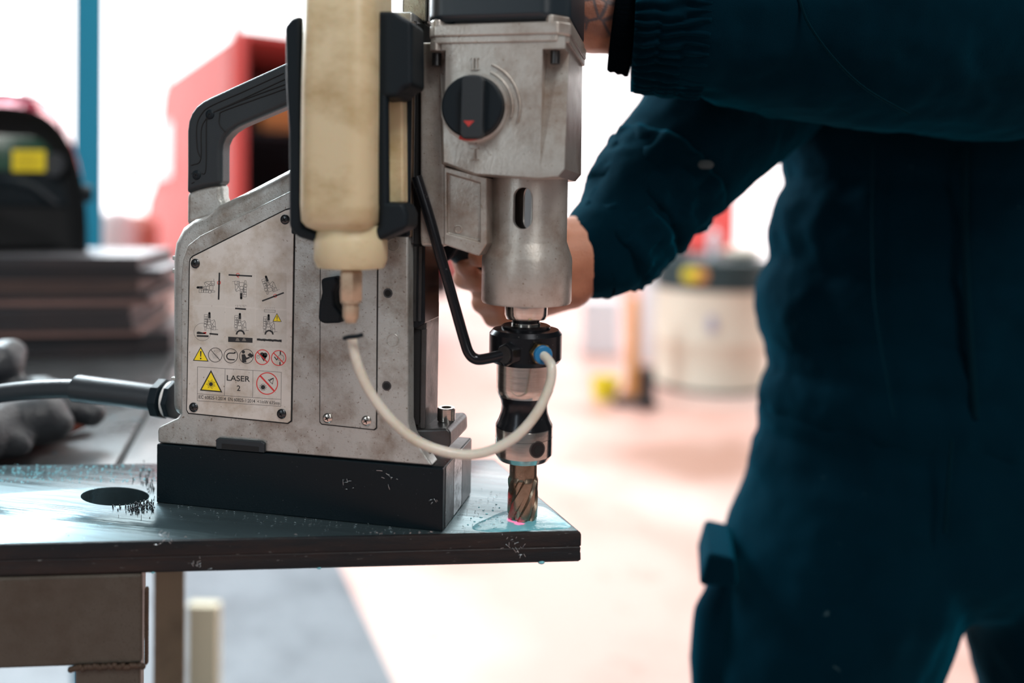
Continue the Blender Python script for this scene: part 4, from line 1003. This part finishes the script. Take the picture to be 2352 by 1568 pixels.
hq = V((hcx.x, hcx.y, hb_z))-hyv*27
def hp_(a, b_): d_ = ray(a, b_); return CAM+d_*((hq-CAM).dot(hyv)/d_.dot(hyv))
ls = hp_(28, 394); le = hp_(104, 394); lh = hp_(28, 344)
mb = MB().obox(ls, le-ls, hyv*1.2, lh-ls); lb = obj('warning_sticker', mb, M['yellow'], hel, bevel=1)
mb = MB()
for k in range(5):
    o_ = ls+(lh-ls)*(.18+.15*k)+(le-ls)*.12-hyv*.5; mb.obox(o_, (le-ls)*(.76 if k % 2 else .6), hyv*.4, up*1.0)
obj('sticker_print', mb, pbr('brown print', (.35, .24, .01), .6), lb)
kp = D(196, 445, 1190); obj('side_knob', MB().cyl(kp-hx*4, kp+hx*9, 14, 12, 12), M['plastic'], hel, bevel=1.5)
kp2 = hp_(122, 378)-hyv*8; obj('headband_gear', MB().lathe([(18, 0), (18, 6), (12, 8), (6, 8)], (kp2.x, kp2.y, kp2.z), 20, 'Y'), pbr('grey plastic', (.05, .055, .065), .5), hel)
obj('headband', MB().tube([D(-70, 440, 1180), D(-20, 420, 1150), D(60, 425, 1150), D(125, 470, 1180)], 6, 10, 5), M['plastic'], hel)

# ------------------------------------------------------------------ gloves
gv = MB(); gzb = BZ
def gp(px, py, z): return hz(px, py, z)
chain(gv, [(gp(-60, 1010, 8), 26), (gp(20, 975, 10), 28), (gp(90, 960, 14), 24)])
chain(gv, [(gp(-40, 960, 10), 22), (gp(40, 935, 16), 19), (gp(95, 950, 16), 17), (gp(135, 975, 8), 13)])
chain(gv, [(gp(0, 920, 14), 20), (gp(90, 905, 20), 19), (gp(160, 925, 18), 17), (gp(212, 952, 8), 12)])
chain(gv, [(gp(-60, 1000, 8), 20), (gp(0, 1005, 6), 16), (gp(40, 1020, 0), 13)])
chain(gv, [(gp(-80, 900, 20), 24), (gp(-40, 870, 34), 25), (gp(0, 838, 48), 22), (gp(18, 815, 56), 17)])
gv.v = [V((v.x, v.y, max(v.z, gzb+9))) for v in gv.v]
gl_ = thing('work_glove', 'grey coated work glove lying palm up on the bench behind the cable', 'glove', tuple(gp(60, 1000, gzb).xy.to_3d()+V((0, 0, gzb))))
body_blob('glove_shell', gv, M['glove'], gl_, 3, 6, [(.03, 4)])
cf = MB()
chain(cf, [(gp(-120, 1060, gzb+6), 12), (gp(-40, 1035, gzb+6), 11), (gp(60, 1015, gzb+6), 10), (gp(140, 985, gzb+8), 9), (gp(190, 962, gzb+12), 9)])
cf.v = [V((v.x, v.y, max(v.z, gzb+.3))) for v in cf.v]
body_blob('cuff', cf, M['glover'], gl_, 2.5, 4)

# ------------------------------------------------------------------ blue upright behind the bench
pa = D(170, 300, 1600); pb_ = D(236, 300, 1600)
pw_ = (pb_-pa).xy.to_3d()
pdr = ray(237, 300); pdr.z = 0; pdr = pdr.normalized()*40
post = MB().obox((pa.x, pa.y, FZ), pw_, pdr, (0, 0, CEIL-FZ-20))
post_o = thing('blue_post', 'bright blue square steel post standing behind the welding helmet', 'post', (pa.x, pa.y, FZ))
obj('shaft', post, M['bluepaint'], post_o, bevel=3)
obj('foot_plate', MB().obox(V((pa.x, pa.y, FZ))-V((40, 40, 0)), (120, 20, 0), (-20, 120, 0), (0, 0, 8)), M['bluepaint'], post_o)

# ------------------------------------------------------------------ vans
def van(root, P0, fwd, side, LEN=4900, WID=1900, HT=2460, opened=True):
    """P0: rear left bottom corner on the floor; fwd: to the nose; side: towards the far flank."""
    fwd, side = V(fwd).normalized(), V(side).normalized()
    def Q(x, y, z): return P0+fwd*x+side*y+up*z
    sideprof = [(0, 330), (0, HT-60), (60, HT), (3300, HT), (3650, HT-90), (4250, 1320), (4760, 1130), (LEN, 900), (LEN, 330)]
    def slab(y0, y1, prof): return MB().loft([[Q(x, y0, z) for x, z in prof], [Q(x, y1, z) for x, z in prof]])
    obj('near_flank', slab(0, 60, sideprof), M['van'], root, bevel=15)
    obj('far_flank', slab(WID-60, WID, sideprof), M['van'], root, bevel=15)
    obj('roof', MB().loft([[Q(0, 30, HT-30), Q(0, WID-30, HT-30), Q(0, WID-30, HT+15), Q(0, 30, HT+15)], [Q(3350, 30, HT-30), Q(3350, WID-30, HT-30), Q(3350, WID-30, HT+15), Q(3350, 30, HT+15)]]), M['van'], root)
    obj('load_floor', MB().loft([[Q(0, 40, 480), Q(0, WID-40, 480), Q(0, WID-40, 540), Q(0, 40, 540)], [Q(3200, 40, 480), Q(3200, WID-40, 480), Q(3200, WID-40, 540), Q(3200, 40, 540)]]), M['vanin'], root)
    obj('bulkhead', MB().loft([[Q(2600, 60, 540), Q(2600, WID-60, 540), Q(2600, WID-60, HT-40), Q(2600, 60, HT-40)], [Q(2640, 60, 540), Q(2640, WID-60, 540), Q(2640, WID-60, HT-40), Q(2640, 60, HT-40)]]), M['vanin'], root)
    obj('inner_lining', MB().loft([[Q(80, 62, 540), Q(80, 80, 540), Q(80, 80, HT-60), Q(80, 62, HT-60)], [Q(2600, 62, 540), Q(2600, 80, 540), Q(2600, 80, HT-60), Q(2600, 62, HT-60)]]), M['vanin'], root)
    obj('inner_lining', MB().loft([[Q(80, WID-80, 540), Q(80, WID-62, 540), Q(80, WID-62, HT-60), Q(80, WID-80, HT-60)], [Q(2600, WID-80, 540), Q(2600, WID-62, 540), Q(2600, WID-62, HT-60), Q(2600, WID-80, HT-60)]]), M['vanin'], root)
    obj('hood', MB().loft([[Q(4200, 60, 600), Q(4200, WID-60, 600), Q(4200, WID-60, 1300), Q(4200, 60, 1300)], [Q(LEN-10, 60, 600), Q(LEN-10, WID-60, 600), Q(LEN-10, WID-60, 900), Q(LEN-10, 60, 900)]]), M['van'], root, bevel=20)
    obj('windscreen', MB().loft([[Q(3640, 70, HT-100), Q(3640, WID-70, HT-100), Q(4240, WID-70, 1330), Q(4240, 70, 1330)], [Q(3600, 70, HT-110), Q(3600, WID-70, HT-110), Q(4200, WID-70, 1320), Q(4200, 70, 1320)]]), M['glass'], root)
    obj('side_window', MB().loft([[Q(x, -8, z) for x, z in ((3000, 1360), (3000, 2000), (3560, 2000), (4020, 1400), (4020, 1360))], [Q(x, 4, z) for x, z in ((3000, 1360), (3000, 2000), (3560, 2000), (4020, 1400), (4020, 1360))]]), M['glass'], root)
    obj('door_mirror', MB().loft([[Q(3900, -260, 1330), Q(3900, -60, 1330), Q(3900, -60, 1400), Q(3900, -260, 1400)], [Q(3990, -260, 1330), Q(3990, -60, 1330), Q(3990, -60, 1400), Q(3990, -260, 1400)]]), M['van'], root, bevel=15)
    obj('mirror_head', MB().loft([[Q(3880, -330, 1330), Q(3880, -210, 1330), Q(3880, -210, 1620), Q(3880, -330, 1620)], [Q(4000, -330, 1330), Q(4000, -210, 1330), Q(4000, -210, 1620), Q(4000, -330, 1620)]]), pbr('dark mirror casing', (.03, .09, .09), .5), root, bevel=25)
    obj('bumper', MB().loft([[Q(-60, 20, 300), Q(-60, WID-20, 300), Q(-60, WID-20, 470), Q(-60, 20, 470)], [Q(10, 20, 300), Q(10, WID-20, 300), Q(10, WID-20, 470), Q(10, 20, 470)]]), M['tyre'], root, bevel=15)
    for x in (900, 4050):
        for y in (10, WID-210):
            c_ = Q(x, y, 335); wobj = obj('wheel', MB().cyl(c_, c_+side*200, 335, 335, 32), M['tyre'], root, bevel=20)
            obj('hub', MB().cyl(c_-side*6, c_+side*10, 190, 190, 24), M['wht'], wobj)
    if opened:
        a_ = Q(-10, 0, 420)
        for y, s_ in ((0, -1), (WID, 1)):
            o_ = Q(-20, y-30 if s_ < 0 else y-10, 420)
            dd = (-fwd*1.0+side*s_*.04).normalized()*860
            if s_ < 0 and root is globals().get('vroot'):
                dd = (CAM-o_).xy.to_3d().normalized(); dd = (dd-side*.035).normalized()*860
            obj('rear_door', MB().obox(o_, dd, side*45, up*(HT-430)), M['van'], root, bevel=12)
    else:
        obj('rear_door', MB().obox(Q(-20, 40, 420), side*(WID/2-45), fwd*40, up*(HT-450)), M['van'], root, bevel=12)
        obj('rear_door', MB().obox(Q(-20, WID/2+5, 420), side*(WID/2-45), fwd*40, up*(HT-450)), M['van'], root, bevel=12)
v0 = D(545, 500, 6300); v1 = D(318, 500, 10900)
v0 = V((v0.x, v0.y, FZ)); fw = (V((v1.x, v1.y, FZ))-v0).normalized(); sd = V((fw.y, -fw.x, 0))
vroot = thing('van', 'red van with open rear doors parked behind the drill handle', 'van', tuple(v0))
van(vroot, v0, fw, sd)
bx = v0+fw*700+sd*370+up*1757
obj('shelf', MB().obox(v0+fw*600+sd*85+up*1715, sd*900, fw*700, up*40), M['vanin'], vroot)
cb = thing('cardboard_box', 'orange brown cardboard box on the shelf inside the open red van', 'box', tuple(bx))
obj('carton', MB().obox(bx, sd*340, fw*420, up*265), M['card'], cb, bevel=6)
obj('flap', MB().obox(bx+up*266, sd*340, fw*205, up*6), M['card'], cb); obj('flap', MB().obox(bx+up*266+fw*214, sd*340, fw*205, up*6), M['card'], cb)
# lower dark crate in the van under the carton's neighbour
w0 = D(1412, 500, 13000); w0 = V((w0.x, w0.y, FZ))
f2 = V((-.35, .94, 0)).normalized(); f2 = V((.93, .37, 0)).normalized(); s2 = V((f2.y, -f2.x, 0))*-1
v2 = thing('van', 'pale washed out red van far away behind the person\'s arm', 'van', tuple(w0))
van(v2, D(1412, 500, 13000).xy.to_3d()+up*FZ, (.02, 1, 0), (1, -.02, 0), opened=False)

# ------------------------------------------------------------------ background clutter
def onfloor(px, d): q = D(px, 800, d); return V((q.x, q.y, FZ))
d0 = onfloor(1632, 5250)
zt_d = D(1632, 592, 5250).z-FZ
dm = thing('drum', 'cream steel drum with a wide dark band at its top', 'drum', tuple(d0))
R_ = 362
obj('barrel', MB().lathe([(R_-12, 0), (R_, 14), (R_, 60), (R_-6, 70), (R_, 300), (R_+4, 310), (R_, 320), (R_, zt_d-180)], d0, 40), M['drum'], dm)
obj('band', MB().lathe([(R_+8, zt_d-185), (R_+8, zt_d-6), (R_-6, zt_d)], d0, 40), M['lid'], dm)
obj('foot_ring', MB().lathe([(R_+5, 0), (R_+5, 22)], d0, 40), M['lid'], dm)
qq = D(1590, 632, 4885); obj('badge', MB().ball((qq.x-10, qq.y, qq.z), (50, 10, 45), 14, 8), M['yel'], dm)
obj('badge', MB().ball((qq.x+45, qq.y+10, qq.z), (50, 12, 50), 14, 8), M['orange'], dm)
qq = D(1635, 745, 4885); obj('faded_label', MB().ball(qq, (32, 8, 62), 14, 8), pbr('faded label', (.4, .4, .5), .6), dm)
zt2 = FZ+zt_d
def small(name, mb, mat, label, cat, **k): return tag(obj(name, mb, mat, **k), label, cat)
c1 = D(1550, 560, 5250)
small('paint_tin', MB().lathe([(70, 0), (75, 10), (75, 120), (60, 130)], (c1.x, c1.y, zt2+1), 24), M['stocktop'], 'grey tin standing on top of the cream drum, left of the bottle', 'tin')
c1 = D(1640, 560, 5200)
small('spray_can', MB().lathe([(34, 0), (36, 6), (36, 150), (18, 170), (14, 172), (14, 196), (6, 198)], (c1.x, c1.y, zt2+1), 24), M['wht'], 'white bottle standing on top of the cream drum, in its middle', 'bottle')
c1 = D(1705, 560, 5250)
small('cloth_bundle', MB().ball((c1.x, c1.y, zt2+41), (130, 90, 42), 20, 10), M['drum'], 'cream bundled rag on top of the cream drum beside the person', 'rag')
c1 = onfloor(1455, 4900)
small('traffic_bollard', MB().lathe([(70, 0), (70, 20), (42, 30), (34, 560), (20, 600)], c1, 24), M['orange'], 'pale orange bollard standing left of the cream drum', 'bollard')
c1 = onfloor(1500, 6000)
small('plastic_canister', MB().lathe([(90, 0), (95, 12), (95, 620), (60, 700), (30, 720), (30, 760)], c1, 24), M['wht'], 'white canister behind the orange bollard', 'canister')
c1 = onfloor(1462, 4600)
small('rubber_mat', MB().box(c1.x-130, c1.x+120, c1.y-40, c1.y+120, FZ+2, FZ+26), M['tyre'], 'small black mat on the floor left of the cream drum', 'mat', bevel=8)
c1 = onfloor(1392, 4800)
small('yellow_bucket', MB().lathe([(70, 0), (84, 110), (88, 112), (84, 116), (78, 112), (66, 8)], c1, 28), M['yel'], 'low yellow bucket on the red floor beside the black mat', 'bucket')
c1 = onfloor(1485, 4500)
small('dark_toolbox', MB().box(c1.x-40, c1.x+45, c1.y, c1.y+120, FZ+27, FZ+230), M['tyre'], 'small dark case standing on the black mat', 'case', bevel=8)
c1 = onfloor(1375, 6200)
small('white_crate', MB().box(c1.x-130, c1.x+150, c1.y, c1.y+260, FZ, FZ+420), M['wht'], 'white crate standing on the far floor right of the spindle', 'crate', bevel=10)
c1 = onfloor(268, 7200)
small('white_tank', MB().lathe([(150, 0), (170, 20), (170, 900), (120, 1010), (40, 1040)], c1, 24), M['wht'], 'white tank far away beside the blue post', 'tank')
c1 = onfloor(320, 7600)
small('red_canister', MB().lathe([(150, 0), (160, 12), (160, 900), (100, 960), (30, 1000)], c1, 24), pbr('faded red plastic', (.6, .25, .2), .5), 'faded red canister far away right of the white tank', 'canister')
